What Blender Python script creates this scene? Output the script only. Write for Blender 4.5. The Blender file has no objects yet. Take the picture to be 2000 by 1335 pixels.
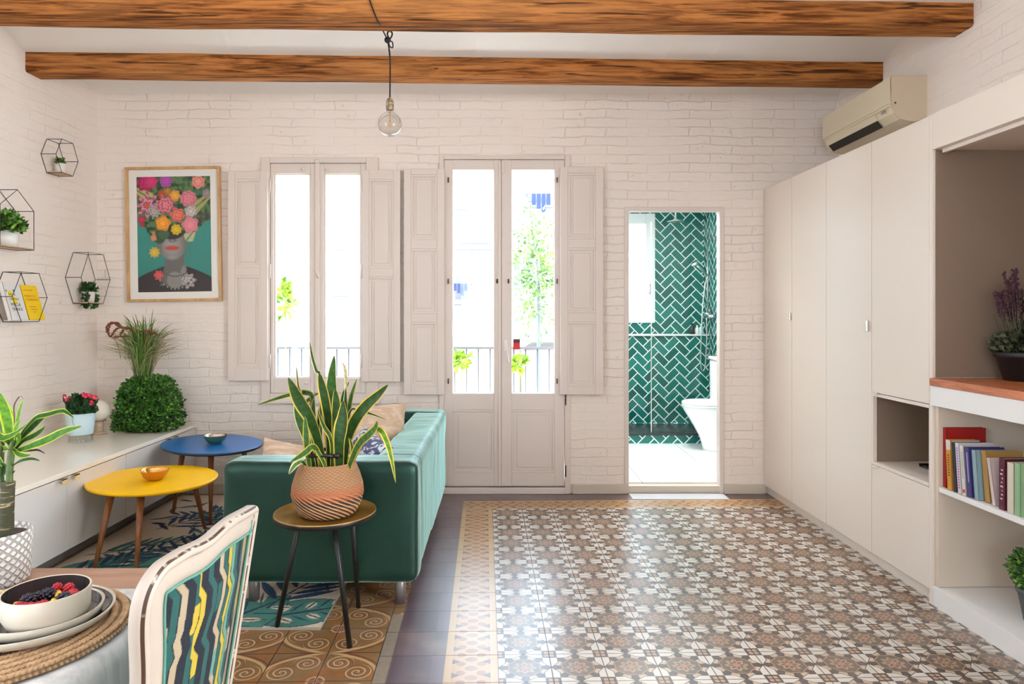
import bpy, bmesh, math, random
import numpy as np
from mathutils import Vector, Matrix, noise as mnoise

R = math.radians
sc = bpy.context.scene
COL = sc.collection

# ------------------------------------------------------------------ camera
F = 1333.33          # focal length in pixels of a 2000 px wide frame
CX, CY, H = 980.0, 609.0, 1.3
cam_data = bpy.data.cameras.new('camera')
cam_data.sensor_width = 36.0
cam_data.lens = 24.0
cam_data.shift_x = (1000.0 - CX) / 2000.0
cam_data.shift_y = -(667.5 - CY) / 2000.0
cam_data.clip_start = 0.05
cam = bpy.data.objects.new('camera', cam_data)
COL.objects.link(cam)
cam.location = (0, 0, H)
cam.rotation_euler = (R(90), 0, 0)
sc.camera = cam

# ------------------------------------------------------------------ exposure, sky, sun
sc.view_settings.view_transform = 'Standard'
sc.view_settings.look = 'None'
sc.view_settings.gamma = 1.0
sc.view_settings.exposure = -0.03
sc.view_settings.use_curve_mapping = False
sc.cycles.use_denoising = True
sc.cycles.max_bounces = 10
sc.cycles.diffuse_bounces = 6
sc.cycles.transparent_max_bounces = 16
sc.cycles.sample_clamp_indirect = 6.0
sc.cycles.caustics_reflective = False
sc.cycles.caustics_refractive = False

world = bpy.data.worlds.new('sky')
sc.world = world
world.use_nodes = True
bg = world.node_tree.nodes['Background']
bg.inputs['Color'].default_value = (0.68, 0.82, 1.0, 1)
bg.inputs['Strength'].default_value = 15.0

sun_d = bpy.data.lights.new('sun', 'SUN')
sun_d.energy = 5.0
sun_d.angle = R(1.5)
sun_d.color = (1.0, 0.97, 0.92)
sun = bpy.data.objects.new('sun', sun_d)
COL.objects.link(sun)
sun.rotation_euler = (R(42), 0, R(12))      # shines over the roof onto the houses across the yard


def area(name, loc, rot, sx, sy, power, color=(1, 1, 1), portal=False):
    d = bpy.data.lights.new(name, 'AREA')
    d.shape = 'RECTANGLE'
    d.size, d.size_y = sx, sy
    d.energy = power
    d.color = color
    if portal:
        d.cycles.is_portal = True
    o = bpy.data.objects.new(name, d)
    COL.objects.link(o)
    o.location = loc
    o.rotation_euler = rot
    return o


# sky portals at the front openings
area('portal_window', (-1.325, 5.24, 1.45), (R(90), 0, R(180)), 0.80, 1.72, 1, portal=True)
area('portal_door', (0.02, 5.24, 1.45), (R(90), 0, R(180)), 0.86, 1.85, 1, portal=True)
area('portal_bathroom', (1.33, 7.50, 1.78), (R(90), 0, R(180)), 0.68, 1.2, 1, portal=True)
# added area lamps behind two invented side windows, brightening walls and cabinets
area('side_fill_right', (2.66, 0.65, 1.55), (0, R(90), 0), 1.9, 1.4, 140, (1.0, 0.90, 0.80))
area('side_fill_left', (-3.10, -0.3, 1.55), (0, R(-90), 0), 1.9, 1.4, 44, (1.0, 0.86, 0.74))
# added lamp behind an invented rear window, for frontal light on the back wall
area('rear_fill', (-0.2, -2.84, 1.6), (R(90), 0, 0), 1.2, 1.2, 12, (1.0, 0.92, 0.86))
# added lamp standing in for sun bounce off the balcony, brightening ceiling and beams
area('balcony_bounce_fill', (-.62, 5.52, .02), (R(180), 0, 0), 2.5, .5, 165, (1.0, 0.97, 0.92))
# added unseen lamp that brightens the bathroom floor and doorway
area('bathroom_fill', (1.30, 5.50, 2.40), (0, 0, 0), 0.6, 0.6, 62, (0.97, 0.99, 1.0))

# ------------------------------------------------------------------ node expression helpers
NT = [None]


class X:
    """A scalar socket with operators that add Math nodes."""
    def __init__(s, sock): s.s = sock
    def __add__(a, b): return M('ADD', a, b)
    __radd__ = __add__
    def __sub__(a, b): return M('SUBTRACT', a, b)
    def __rsub__(a, b): return M('SUBTRACT', b, a)
    def __mul__(a, b): return M('MULTIPLY', a, b)
    __rmul__ = __mul__
    def __truediv__(a, b): return M('DIVIDE', a, b)
    def __rtruediv__(a, b): return M('DIVIDE', b, a)
    def __neg__(a): return M('MULTIPLY', a, -1.0)
    def __lt__(a, b): return M('LESS_THAN', a, b)
    def __gt__(a, b): return M('GREATER_THAN', a, b)


def put(node, i, v):
    if isinstance(v, X): NT[0].links.new(v.s, node.inputs[i])
    elif isinstance(v, bpy.types.NodeSocket): NT[0].links.new(v, node.inputs[i])
    else: node.inputs[i].default_value = v


def M(op, a, b=None, c=None):
    n = NT[0].nodes.new('ShaderNodeMath'); n.operation = op
    put(n, 0, a)
    if b is not None: put(n, 1, b)
    if c is not None: put(n, 2, c)
    return X(n.outputs[0])


def fl(a): return M('FLOOR', a)
def fr(a): return M('FRACT', a)
def ab(a): return M('ABSOLUTE', a)
def mn(a, b): return M('MINIMUM', a, b)
def mx(a, b): return M('MAXIMUM', a, b)
def sn(a): return M('SINE', a)
def cs(a): return M('COSINE', a)
def sq(a): return M('SQRT', a)
def at2(a, b): return M('ARCTAN2', a, b)
def fmod(a, b): return M('FLOORED_MODULO', a, b)
def sstep(e0, e1, x):
    n = NT[0].nodes.new('ShaderNodeMapRange'); n.interpolation_type = 'SMOOTHSTEP'
    put(n, 0, x); put(n, 1, e0); put(n, 2, e1); put(n, 3, 0.0); put(n, 4, 1.0)
    return X(n.outputs[0])


def rgb(c): return (c[0], c[1], c[2], 1.0)
def srgb(r, g, b):
    f = lambda v: (v / 255 / 12.92) if v / 255 <= .04045 else ((v / 255 + .055) / 1.055) ** 2.4
    return (f(r), f(g), f(b))


def mixc(f, a, b, mode='MIX'):
    n = NT[0].nodes.new('ShaderNodeMix'); n.data_type = 'RGBA'; n.blend_type = mode
    put(n, 0, f)
    put(n, 6, rgb(a) if isinstance(a, tuple) else a)
    put(n, 7, rgb(b) if isinstance(b, tuple) else b)
    return n.outputs[2]


def objcoord():
    n = NT[0].nodes.new('ShaderNodeTexCoord')
    return n.outputs['Object']


def poscoord():
    n = NT[0].nodes.new('ShaderNodeNewGeometry')
    return n.outputs['Position']


def sep(v):
    n = NT[0].nodes.new('ShaderNodeSeparateXYZ'); NT[0].links.new(v, n.inputs[0])
    return X(n.outputs[0]), X(n.outputs[1]), X(n.outputs[2])


def comb(x, y, z):
    n = NT[0].nodes.new('ShaderNodeCombineXYZ')
    put(n, 0, x); put(n, 1, y); put(n, 2, z)
    return n.outputs[0]


def scl(v, s):
    n = NT[0].nodes.new('ShaderNodeMapping'); NT[0].links.new(v, n.inputs[0])
    n.inputs['Scale'].default_value = s
    return n.outputs[0]


def noise(v, scale, detail=3, rough=.55, dist=0.0):
    n = NT[0].nodes.new('ShaderNodeTexNoise')
    if v is not None: NT[0].links.new(v, n.inputs['Vector'])
    n.inputs['Scale'].default_value = scale
    n.inputs['Detail'].default_value = detail
    n.inputs['Roughness'].default_value = rough
    n.inputs['Distortion'].default_value = dist
    return X(n.outputs[0])


def white(v):
    n = NT[0].nodes.new('ShaderNodeTexWhiteNoise'); n.noise_dimensions = '3D'
    NT[0].links.new(v, n.inputs['Vector'])
    return X(n.outputs[0])


def bump(h, strength, dist, prev=None):
    n = NT[0].nodes.new('ShaderNodeBump')
    n.inputs['Strength'].default_value = strength
    n.inputs['Distance'].default_value = dist
    put(n, n.inputs.find('Height'), h)
    if prev is not None: NT[0].links.new(prev, n.inputs['Normal'])
    return n.outputs[0]


MATS = {}


def mat(name, color=None, rough=.5, metal=0.0, build=None, **kw):
    """A Principled material; build() may return dict(color=, rough=, normal=) computed by nodes."""
    if name in MATS: return MATS[name]
    m = bpy.data.materials.new(name); m.use_nodes = True
    NT[0] = m.node_tree
    b = m.node_tree.nodes['Principled BSDF']
    if color is not None: b.inputs['Base Color'].default_value = rgb(color)
    b.inputs['Roughness'].default_value = rough
    b.inputs['Metallic'].default_value = metal
    for k, v in kw.items():
        key = k.replace('_', ' ')
        b.inputs[key].default_value = rgb(v) if isinstance(v, tuple) else v
    if build:
        r = build()
        if 'color' in r: put(b, 'Base Color', r['color'])
        if 'rough' in r: put(b, 'Roughness', r['rough'])
        if 'normal' in r: put(b, 'Normal', r['normal'])
    MATS[name] = m
    return m


# ------------------------------------------------------------------ mesh helpers
def at(px, py, Y):
    """world point at depth Y seen at photograph pixel (px, py)"""
    return Vector(((px - CX) * Y / F, Y, H - (py - CY) * Y / F))


def onz(px, py, z):
    """world point on the horizontal plane z"""
    Y = F * (H - z) / (py - CY)
    return Vector(((px - CX) * Y / F, Y, z))


class MB:
    def __init__(s):
        s.v = []; s.f = []; s.m = []; s.c = []; s.sm = []; s.uv = None
    def add(s, verts, faces, mi=0, col=None, smooth=False):
        o = len(s.v)
        s.v += [tuple(p) for p in verts]
        s.f += [tuple(i + o for i in f) for f in faces]
        s.m += [mi] * len(faces); s.sm += [smooth] * len(faces)
        if col is None: col = (1, 1, 1)
        if isinstance(col, list): s.c += col
        else: s.c += [col] * len(verts)
        return s
    def box(s, x0, x1, y0, y1, z0, z1, mi=0, col=None):
        if x0 > x1: x0, x1 = x1, x0
        if y0 > y1: y0, y1 = y1, y0
        if z0 > z1: z0, z1 = z1, z0
        v = [(x, y, z) for z in (z0, z1) for y in (y0, y1) for x in (x0, x1)]
        f = [(0, 2, 3, 1), (4, 5, 7, 6), (0, 1, 5, 4), (2, 6, 7, 3), (0, 4, 6, 2), (1, 3, 7, 5)]
        return s.add(v, f, mi, col)
    def tube(s, pts, r, n=8, mi=0, col=None, caps=True, closed=False):
        pts = [Vector(p) for p in pts]
        k = len(pts)
        rr = r if isinstance(r, (list, tuple)) else [r] * k
        V = []; Fc = []
        up = Vector((0, 0, 1)); prev = None
        for i, p in enumerate(pts):
            a = pts[(i - 1) % k] if (closed or i > 0) else p
            b = pts[(i + 1) % k] if (closed or i < k - 1) else p
            t = (b - a)
            t = t.normalized() if t.length > 1e-9 else Vector((0, 0, 1))
            if prev is None:
                q = up if abs(t.dot(up)) < .95 else Vector((1, 0, 0))
                u = (q - t * q.dot(t)).normalized()
            else:
                u = prev - t * prev.dot(t)
                u = u.normalized() if u.length > 1e-6 else t.orthogonal().normalized()
            prev = u
            w = t.cross(u)
            for j in range(n):
                an = 2 * math.pi * j / n
                V.append(p + (u * math.cos(an) + w * math.sin(an)) * rr[i])
        rng_ = k if closed else k - 1
        for i in range(rng_):
            for j in range(n):
                a = i * n + j; b = i * n + (j + 1) % n
                c = ((i + 1) % k) * n + (j + 1) % n; d = ((i + 1) % k) * n + j
                Fc.append((a, b, c, d))
        if caps and not closed:
            Fc.append(tuple(range(n - 1, -1, -1)))
            Fc.append(tuple((k - 1) * n + j for j in range(n)))
        return s.add(V, Fc, mi, col, smooth=True)
    def lathe(s, prof, c=(0, 0, 0), n=48, mi=0, col=None, smooth=True, cap=True, tw=None):
        """prof: list of (r, z)"""
        V = []; Fc = []
        for i, (r, z) in enumerate(prof):
            for j in range(n):
                a = 2 * math.pi * j / n
                V.append((c[0] + r * math.cos(a), c[1] + r * math.sin(a), c[2] + z))
        for i in range(len(prof) - 1):
            for j in range(n):
                a = i * n + j; b = i * n + (j + 1) % n
                Fc.append((a, b, b + n, a + n))
        if cap:
            if prof[0][0] > 1e-5: Fc.append(tuple(range(n - 1, -1, -1)))
            if prof[-1][0] > 1e-5: Fc.append(tuple((len(prof) - 1) * n + j for j in range(n)))
        return s.add(V, Fc, mi, col, smooth)
    def ball(s, c, r, n=16, m=10, mi=0, col=None, sq_=(1, 1, 1)):
        prof = [(max(1e-5, math.sin(math.pi * i / m)), -math.cos(math.pi * i / m)) for i in range(m + 1)]
        V = []; Fc = []
        for (q, z) in prof:
            for j in range(n):
                a = 2 * math.pi * j / n
                V.append((c[0] + r * q * math.cos(a) * sq_[0], c[1] + r * q * math.sin(a) * sq_[1], c[2] + r * z * sq_[2]))
        for i in range(m):
            for j in range(n):
                a = i * n + j; b = i * n + (j + 1) % n
                Fc.append((a, b, b + n, a + n))
        return s.add(V, Fc, mi, col, True)
    def prism(s, poly, axis, a0, a1, mi=0, col=None):
        """extrude 2D polygon along axis ('x','y','z') from a0 to a1"""
        def P(p, a):
            return {'x': (a, p[0], p[1]), 'y': (p[0], a, p[1]), 'z': (p[0], p[1], a)}[axis]
        n = len(poly)
        V = [P(p, a0) for p in poly] + [P(p, a1) for p in poly]
        Fc = [tuple(range(n)), tuple(range(2 * n - 1, n - 1, -1))]
        for i in range(n):
            j = (i + 1) % n
            Fc.append((i, i + n, j + n, j))
        return s.add(V, Fc, mi, col)
    def build(s, name, mats, parent=None, bevel=0, seg=2, fixn=True, smooth=None, angle=None):
        me = bpy.data.meshes.new(name)
        V = s.v
        if parent is None:
            if V:
                xs = [p[0] for p in V]; ys = [p[1] for p in V]; zs = [p[2] for p in V]
                org = Vector(((min(xs) + max(xs)) / 2, (min(ys) + max(ys)) / 2, min(zs)))
            else: org = Vector((0, 0, 0))
            V = [(p[0] - org.x, p[1] - org.y, p[2] - org.z) for p in V]
        else:
            mw = Matrix.Identity(4); q = parent
            while q is not None:
                mw = Matrix.LocRotScale(q.location, q.rotation_euler, q.scale) @ mw
                q = q.parent
            inv = mw.inverted()
            V = [tuple(inv @ Vector(p)) for p in V]
        me.from_pydata(V, [], s.f)
        if not isinstance(mats, (list, tuple)): mats = [mats]
        for m in mats: me.materials.append(m)
        me.polygons.foreach_set('material_index', s.m)
        sm = s.sm if smooth is None else [smooth] * len(s.f)
        me.polygons.foreach_set('use_smooth', sm)
        ca = me.color_attributes.new('Col', 'FLOAT_COLOR', 'POINT')
        arr = np.ones((len(s.v), 4), dtype=np.float32)
        arr[:, :3] = np.array(s.c, dtype=np.float32).reshape(-1, 3)
        ca.data.foreach_set('color', arr.ravel())
        if fixn and len(s.f) < 60000:
            bm = bmesh.new(); bm.from_mesh(me)
            bmesh.ops.recalc_face_normals(bm, faces=bm.faces)
            bm.to_mesh(me); bm.free()
        me.update()
        o = bpy.data.objects.new(name, me)
        COL.objects.link(o)
        if parent is not None: o.parent = parent
        else: o.location = org
        if bevel:
            b = o.modifiers.new('bevel', 'BEVEL'); b.width = bevel; b.segments = seg
            b.limit_method = 'ANGLE'; b.angle_limit = R(40); b.harden_normals = False
            if seg > 2:
                for p in me.polygons: p.use_smooth = True
        return o


def tag(o, label=None, cat=None, group=None, kind=None):
    if label: o['label'] = label
    if cat: o['category'] = cat
    if group: o['group'] = group
    if kind: o['kind'] = kind
    return o


def thing(name, label, cat, loc, group=None, rz=0, kind=None):
    o = bpy.data.objects.new(name, None)
    o.empty_display_size = .05
    COL.objects.link(o)
    o.location = loc; o.rotation_euler = (0, 0, rz)
    return tag(o, label, cat, group, kind)


def struct(name, loc=(0, 0, 0)):
    o = bpy.data.objects.new(name, None)
    COL.objects.link(o); o.location = loc
    o['kind'] = 'structure'
    return o


def bx(name, m, parent, *a, bevel=0, seg=2):
    return MB().box(*a).build(name, m, parent, bevel=bevel, seg=seg)


def catmull(pts, per=6):
    pts = [Vector(p) for p in pts]
    out = []
    n = len(pts)
    for i in range(n - 1):
        p0 = pts[max(0, i - 1)]; p1 = pts[i]; p2 = pts[i + 1]; p3 = pts[min(n - 1, i + 2)]
        for k in range(per):
            t = k / per
            out.append(.5 * ((2 * p1) + (p2 - p0) * t + (2 * p0 - 5 * p1 + 4 * p2 - p3) * t * t + (3 * p1 - p0 - 3 * p2 + p3) * t ** 3))
    out.append(pts[-1])
    return out


def leaf(mb, pts, w, nrm=None, inner=(.03, .12, .02), edge=(.55, .55, .08), ew=.75, per=5, cup=.15, prof=None, base=.55, th=0):
    """A strap leaf along a polyline. Cross-section of 7 points, yellow edge from |u| > ew."""
    P = catmull(pts, per)
    n = len(P)
    V = []; C = []; Fc = []
    us = [-1, -ew, -ew + .06, 0, ew - .06, ew, 1] if edge is not None else [-1, -.5, 0, .5, 1]
    nu = len(us)
    for i, p in enumerate(P):
        t = i / (n - 1)
        a = P[max(0, i - 1)]; b = P[min(n - 1, i + 1)]
        T = (b - a).normalized()
        N = Vector(nrm) if nrm is not None else Vector((0, -1, .2))
        S = T.cross(N)
        if S.length < .05: S = T.orthogonal()
        S.normalize(); N2 = S.cross(T).normalized()
        if prof: wd = prof(t)
        else:
            wd = (base + (1 - base) * min(1, t / .45)) * (1 if t < .55 else max(0.02, math.cos((t - .55) / .45 * math.pi / 2)) ** .8)
        for u in us:
            V.append(p + S * (u * w * .5 * wd) - N2 * (cup * w * .5 * wd * (1 - u * u)))
            if edge is not None and abs(u) >= ew - .001: C.append(tuple(edge))
            else:
                k = 1 + .35 * math.sin(i * 1.9 + u * 2)
                C.append((inner[0] * k, inner[1] * k, inner[2] * k))
    for i in range(n - 1):
        for j in range(nu - 1):
            a = i * nu + j
            Fc.append((a, a + 1, a + nu + 1, a + nu))
    mb.add(V, Fc, 0, C, True)


def leafcloud(mb, fn, count, size, cols, rnd, flat=None):
    """small pointed leaves; fn(rnd) gives (position, outward direction)"""
    for _ in range(count):
        p, d = fn(rnd)
        d = (d + Vector((rnd.uniform(-.8, .8), rnd.uniform(-.8, .8), rnd.uniform(-.6, .8)))).normalized()
        s = size * rnd.uniform(.6, 1.3)
        q = Vector((rnd.uniform(-1, 1), rnd.uniform(-1, 1), rnd.uniform(-1, 1)))
        w = d.cross(q)
        if w.length < .01: continue
        w.normalize()
        n = w.cross(d) * .18 * s
        a = p; b = p + d * s
        m1 = p + d * s * .5 + w * s * .33; m2 = p + d * s * .5 - w * s * .33
        c = rnd.choice(cols); k = rnd.uniform(.6, 1.25)
        c = (c[0] * k, c[1] * k, c[2] * k)
        mb.add([a, m1 + n, b, m2 + n, p + d * s * .5 - n * .3], [(0, 1, 4), (1, 2, 4), (2, 3, 4), (3, 0, 4)], 0, c, False)


def text(name, body, size, m, parent, loc, rot, ext=.0004, align='LEFT', font=None, sx=1.0):
    cu = bpy.data.curves.new(name, 'FONT')
    cu.body = body; cu.size = size; cu.extrude = ext; cu.align_x = align
    cu.space_line = .85
    cu.materials.append(m)
    o = bpy.data.objects.new(name, cu)
    COL.objects.link(o)
    if parent is not None:
        mw = Matrix.LocRotScale(parent.location, parent.rotation_euler, None)
        q = parent.parent
        while q is not None:
            mw = Matrix.LocRotScale(q.location, q.rotation_euler, None) @ mw
            q = q.parent
        o.parent = parent
        M4 = mw.inverted() @ Matrix.LocRotScale(Vector(loc), rot, Vector((sx, 1, 1)))
        l, r, s_ = M4.decompose()
        o.location = l; o.rotation_euler = r.to_euler(); o.scale = s_
    else:
        o.location = loc; o.rotation_euler = rot
    me = bpy.data.meshes.new_from_object(o)
    me.name = name
    q = bpy.data.objects.new('tmp', me)
    q.parent = o.parent; q.location = o.location; q.rotation_euler = o.rotation_euler; q.scale = o.scale
    bpy.data.objects.remove(o)
    COL.objects.link(q); q.name = name
    return q

# ------------------------------------------------------------------ materials
def vcol():
    n = NT[0].nodes.new('ShaderNodeVertexColor'); n.layer_name = 'Col'
    return n.outputs[0]


def brick_build(plane, AMT=.95):
    def f():
        x, y, z = sep(poscoord())
        h = x if plane == 'xz' else y
        nz = noise(comb(h, z, 0.0), 2.2, 3)
        nz2 = noise(comb(h, z, 3.0), 9, 2)
        v = comb(h + (nz2 - .5) * .05, z + (nz - .5) * .05 + (nz2 - .5) * .02, 0.0)
        n = NT[0].nodes.new('ShaderNodeTexBrick')
        NT[0].links.new(v, n.inputs['Vector'])
        n.inputs['Scale'].default_value = 1.0
        n.inputs['Mortar Size'].default_value = .006
        n.inputs['Mortar Smooth'].default_value = 1.0
        n.inputs['Brick Width'].default_value = .30
        n.inputs['Row Height'].default_value = .064
        n.inputs['Color1'].default_value = (1, 1, 1, 1)
        n.inputs['Color2'].default_value = (.3, .3, .3, 1)
        n.inputs['Mortar'].default_value = (0, 0, 0, 1)
        n.offset = .5
        mort = X(n.outputs['Fac'])
        n.inputs['Bias'].default_value = 0
        patch = sstep(.38, .62, noise(comb(h, z, 7.0), 2.6, 2))
        tilt = noise(comb(h, z * 3.0, 5.0), 5, 3)
        chips = sstep(.62, .74, noise(comb(h, z, 1.0), 26, 3))
        hgt = (1.0 - mort) * (AMT * .22 + AMT * .78 * patch) + tilt * 1.0 + noise(comb(h, z, 2.0), 48, 3) * .20 + noise(comb(h, z, 4.0), 16, 2) * .35 - chips * .35 * patch
        nrm = bump(hgt, .62, .0085)
        grime = sstep(.55, .8, noise(comb(h, z, 9.0), 3.5, 5))
        c = mixc(grime * .35, (.85, .770, .710), (.77, .67, .60))
        c = mixc(chips * patch * .30, c, (.50, .43, .37))
        return dict(color=c, normal=nrm)
    return f


m_brick_back = mat('painted_brick_back', rough=.6, build=brick_build('xz'))
m_brick_side = mat('painted_brick_side', rough=.6, build=brick_build('yz', .55))


def vault_build():
    x, y, z = sep(poscoord())
    line = sstep(.03, .0, ab(fr(x / .30 + y * .25) - .5) * .3)
    nz = noise(poscoord(), 14, 4)
    nrm = bump(nz * .5 + line * .4 * sstep(.45, .6, noise(poscoord(), 2, 1)), .6, .008)
    return dict(normal=nrm)


m_plaster = mat('ceiling_plaster', (.88, .86, .84), .6, build=vault_build)
m_trimwhite = mat('painted_wood_white', (.73, .645, .59), .42,
                  build=lambda: dict(normal=bump(noise(scl(poscoord(), (60, 60, 3)), 1, 3), .15, .003)))
m_gap = mat('dark_gap', (.03, .025, .02), .9)


def beam_build():
    p = poscoord()
    x, y, z = sep(p)
    n1 = noise(scl(p, (1.2, 22, 22)), 2.4, 6, .6, .6)
    n2 = noise(scl(p, (.6, 4, 4)), 2.0, 3)
    crack = sstep(.60, .66, noise(scl(p, (.9, 30, 30)), 1.6, 3, .5, .3))
    knot = sstep(.70, .78, noise(scl(p, (3.5, 9, 9)), 2.0, 2))
    c = mixc(sstep(.35, .65, n1), (.11, .030, .006), (.48, .18, .048))
    c = mixc(sstep(.4, .7, n2) * .45, c, (.52, .23, .075))
    c = mixc(mx(crack * .85, knot * .8), c, (.035, .013, .006))
    return dict(color=c, normal=bump(n1 - crack * .8, .5, .01))


m_beam = mat('old_timber', rough=.75, build=beam_build, Specular_IOR_Level=.15)


# floor ---------------------------------------------------------------
def floor_build():
    x, y, z = sep(poscoord())
    u = x + y * .024
    v = y - x * .024
    TU, TV = .1955, .1923
    # --- main star tile
    a = fr((u - .046) / TU); b = fr((v - 4.514) / TV)
    cu_, cv = a - .5, b - .5                       # centre coords
    du, dv = .5 - ab(cu_), .5 - ab(cv)             # distance to edges (0 at edge)
    r = sq(cu_ * cu_ + cv * cv)
    th = at2(cv, cu_)
    dark = (.045, .028, .027); white_ = (.52, .48, .43); peach = (.35, .21, .125); olive = (.10, .068, .046)
    red = (.26, .10, .055)
    col = mixc(0.0, dark, dark)
    # peach spikes between medallion and lattice
    spike = (cs(th * 8.0) < .05) * (r > .335)
    col = mixc(spike, col, (.42, .31, .22))
    # white pentagons along the edges
    def pent(d_edge, along):    # along: distance from corner along the edge 0..0.5
        half = mn(X_(.150), (.5 - along) * .80 + .002)
        inside = (d_edge < half - .014) * (along > .142)
        rim = (d_edge < half + .004) * (along > .11)
        return inside, rim
    i1, r1 = pent(dv, du)
    i2, r2 = pent(du, dv)
    col = mixc(mx(r1, r2), col, dark)
    col = mixc(mx(i1, i2), col, white_)
    veins = sstep(.5, .62, noise(scl(comb(u, v, 0.0), (10, 10, 1)), 6, 2))
    col = mixc(mx(i1, i2) * veins * .18, col, (.45, .38, .32))
    # corner square
    m = mx(du, dv)
    col = mixc(m < .120, col, dark)
    sqp = (m < .090) * (mn(ab(du), ab(dv)) > .012)
    col = mixc(sqp, col, peach)
    # medallion
    rr = r * (1.0 + .045 * cs(th * 8.0))
    col = mixc(rr < .315, col, peach)
    col = mixc(rr < .298, col, olive)
    pet = sstep(.02, .045, ab(r - .155 - .035 * cs(th * 8.0)))
    col = mixc((rr < .27) * (1.0 - pet) * .8, col, peach)
    col = mixc((r < .085), col, red)
    col = mixc((r < .06) * (cs(th * 4.0) > .2), col, peach)
    main = col
    # --- border tile
    ub = (u + .150) / .196
    bpos = fr((v - 4.514) / TV * 1.0)
    vb = (4.706 - v) / .192
    topb = (v > 4.514)
    q = topb * vb + (1.0 - topb) * ub              # across the border 0..1
    al = topb * fr((u - .046) / TU) + (1.0 - topb) * bpos
    corner_al = ab(al - .5)
    amber = (.42, .235, .085); bdark = (.09, .05, .035)
    bc = mixc(0.0, amber, amber)
    stripe = mx((q < .14) * 1.0, (q > .86) * 1.0)
    arrow = (ab(q - .5) > .5 - .14 - .16 * (1.0 - ab(fr(al * 2.0) - .5) * 5.0)) * (ab(fr(al * 2.0) - .5) < .2)
    hexx = (sq((q - .5) * (q - .5) * 5.0 + (fr(al * 3.0) - .5) * (fr(al * 3.0) - .5)) < .27)
    hex2 = (sq((ab(q - .5) - .19) * (ab(q - .5) - .19) * 8.0 + (fr(al * 3.0 + .5) - .5) * (fr(al * 3.0 + .5) - .5)) < .25)
    bc = mixc(mx(hexx, hex2) * .9, bc, (.26, .10, .03))
    bc = mixc(arrow, bc, bdark)
    bc = mixc(stripe, bc, (.46, .28, .115))
    # --- plain purple strip
    pid = comb(fl((v - 4.514) / .1923), fl(u / .2), 2.0)
    pw = white(pid)
    pl = mixc(pw, (.085, .055, .070), (.125, .078, .095))
    blot = sstep(.55, .75, noise(comb(u, v, 0.0), 5, 5))
    pl = mixc(blot * .4, pl, (.20, .14, .12))
    # --- scroll tiles
    S = .400
    su = fr((u + .40) / S); sv = fr((v - 2.62) / S)
    fu = ab(su - .5) * 2.0; fv = ab(sv - .5) * 2.0     # mirrored 0..1
    tan = (.20, .115, .042); rust = (.25, .095, .022); cream = (.46, .30, .145); wine = (.15, .04, .035)
    s_ = mixc(sstep(.45, .6, noise(comb(u, v, 4.0), 9, 3)), tan, rust)
    def scroll(cx_, cy_, R0, turn, ph):
        dx, dy = fu - cx_, fv - cy_
        rad = sq(dx * dx + dy * dy)
        ang = at2(dy, dx) * turn + ph
        w = fr(rad / .11 + ang / 6.28318)
        return (ab(w - .5) < .17) * (rad < R0), (ab(w - .5) < .30) * (rad < R0), (rad < R0)
    for args in ((.30, .62, .26, 1.0, 0.0), (.68, .30, .26, -1.0, 1.5)):
        i, o, d = scroll(*args)
        s_ = mixc(d * .55, s_, tan)
        s_ = mixc(o, s_, wine)
        s_ = mixc(i, s_, cream)
    big = sq(fu * fu + fv * fv)
    s_ = mixc(ab(big - 1.02 - .05 * sn(at2(fv, fu) * 4.0)) < .035, s_, cream)
    s_ = mixc(ab(big - 1.10 - .05 * sn(at2(fv, fu) * 4.0)) < .02, s_, wine)
    cr = sq((fu) * (fu) + (fv) * (fv))
    s_ = mixc(cr < .17, s_, cream)
    s_ = mixc(cr < .13, s_, (.20, .05, .05))
    s_ = mixc((cr < .13) * (mn(fu, fv) < .025), s_, cream)
    # cement
    cem = mixc(noise(comb(u, v, 1.0), 40, 4), (.17, .14, .11), (.30, .25, .20))
    # --- compose
    seam = M('ADD', -.398, (v > 2.95) * .045)
    c = mixc((u < -.15) + (v > 4.706), main, pl)
    inb = mx((u < .046) * 1.0, (v > 4.514) * 1.0) * (u > -.150) * (v < 4.706)
    c = mixc(mn(inb, X_(1.0)), c, bc)
    c = mixc((u < -.352) * (u > -.398) * (v < 2.95), c, cem)
    scr = (u < seam)
    c = mixc(scr, c, s_)
    # grout
    g1 = mx((mn(ab(a), ab(1.0 - a)) < .010) * 1.0, (mn(ab(b), ab(1.0 - b)) < .010) * 1.0)
    gplain = (mn(ab(b), ab(1.0 - b)) < .010)
    notmain = mn((u < .046) + (v > 4.514), X_(1.0))
    grout = (1.0 - notmain) * g1 + notmain * gplain
    sg = mx((mn(fr(su * 2.0), 1.0 - fr(su * 2.0)) < .012) * 1.0, (mn(fr(sv * 2.0), 1.0 - fr(sv * 2.0)) < .012) * 1.0)
    grout = scr * sg + (1.0 - scr) * grout
    c = mixc(mn(grout, X_(1.0)) * .92, c, (.030, .025, .02))
    # wear
    wear = noise(comb(u, v, 0.0), 3.5, 5)
    c = mixc(sstep(.5, .75, wear) * .22, c, (.42, .33, .25))
    tid = white(comb(fl((u - .046) / TU), fl((v - 4.514) / TV), 0.0))
    c = mixc(tid * .14, c, (.30, .20, .14))
    rough = .24 + .14 * noise(comb(u, v, 0.0), 11, 4) + grout * .3 + scr * .12
    nrm = bump(noise(comb(u, v, 0.0), 7, 2) * .35 - grout * .25 + tid * .02, .35, .004)
    return dict(color=c, rough=rough, normal=nrm)


def X_(v):
    n = NT[0].nodes.new('ShaderNodeValue'); n.outputs[0].default_value = v
    return X(n.outputs[0])


m_floor = mat('hydraulic_tiles', build=floor_build, Specular_IOR_Level=.42, Coat_Weight=.42, Coat_Roughness=.38)


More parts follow.
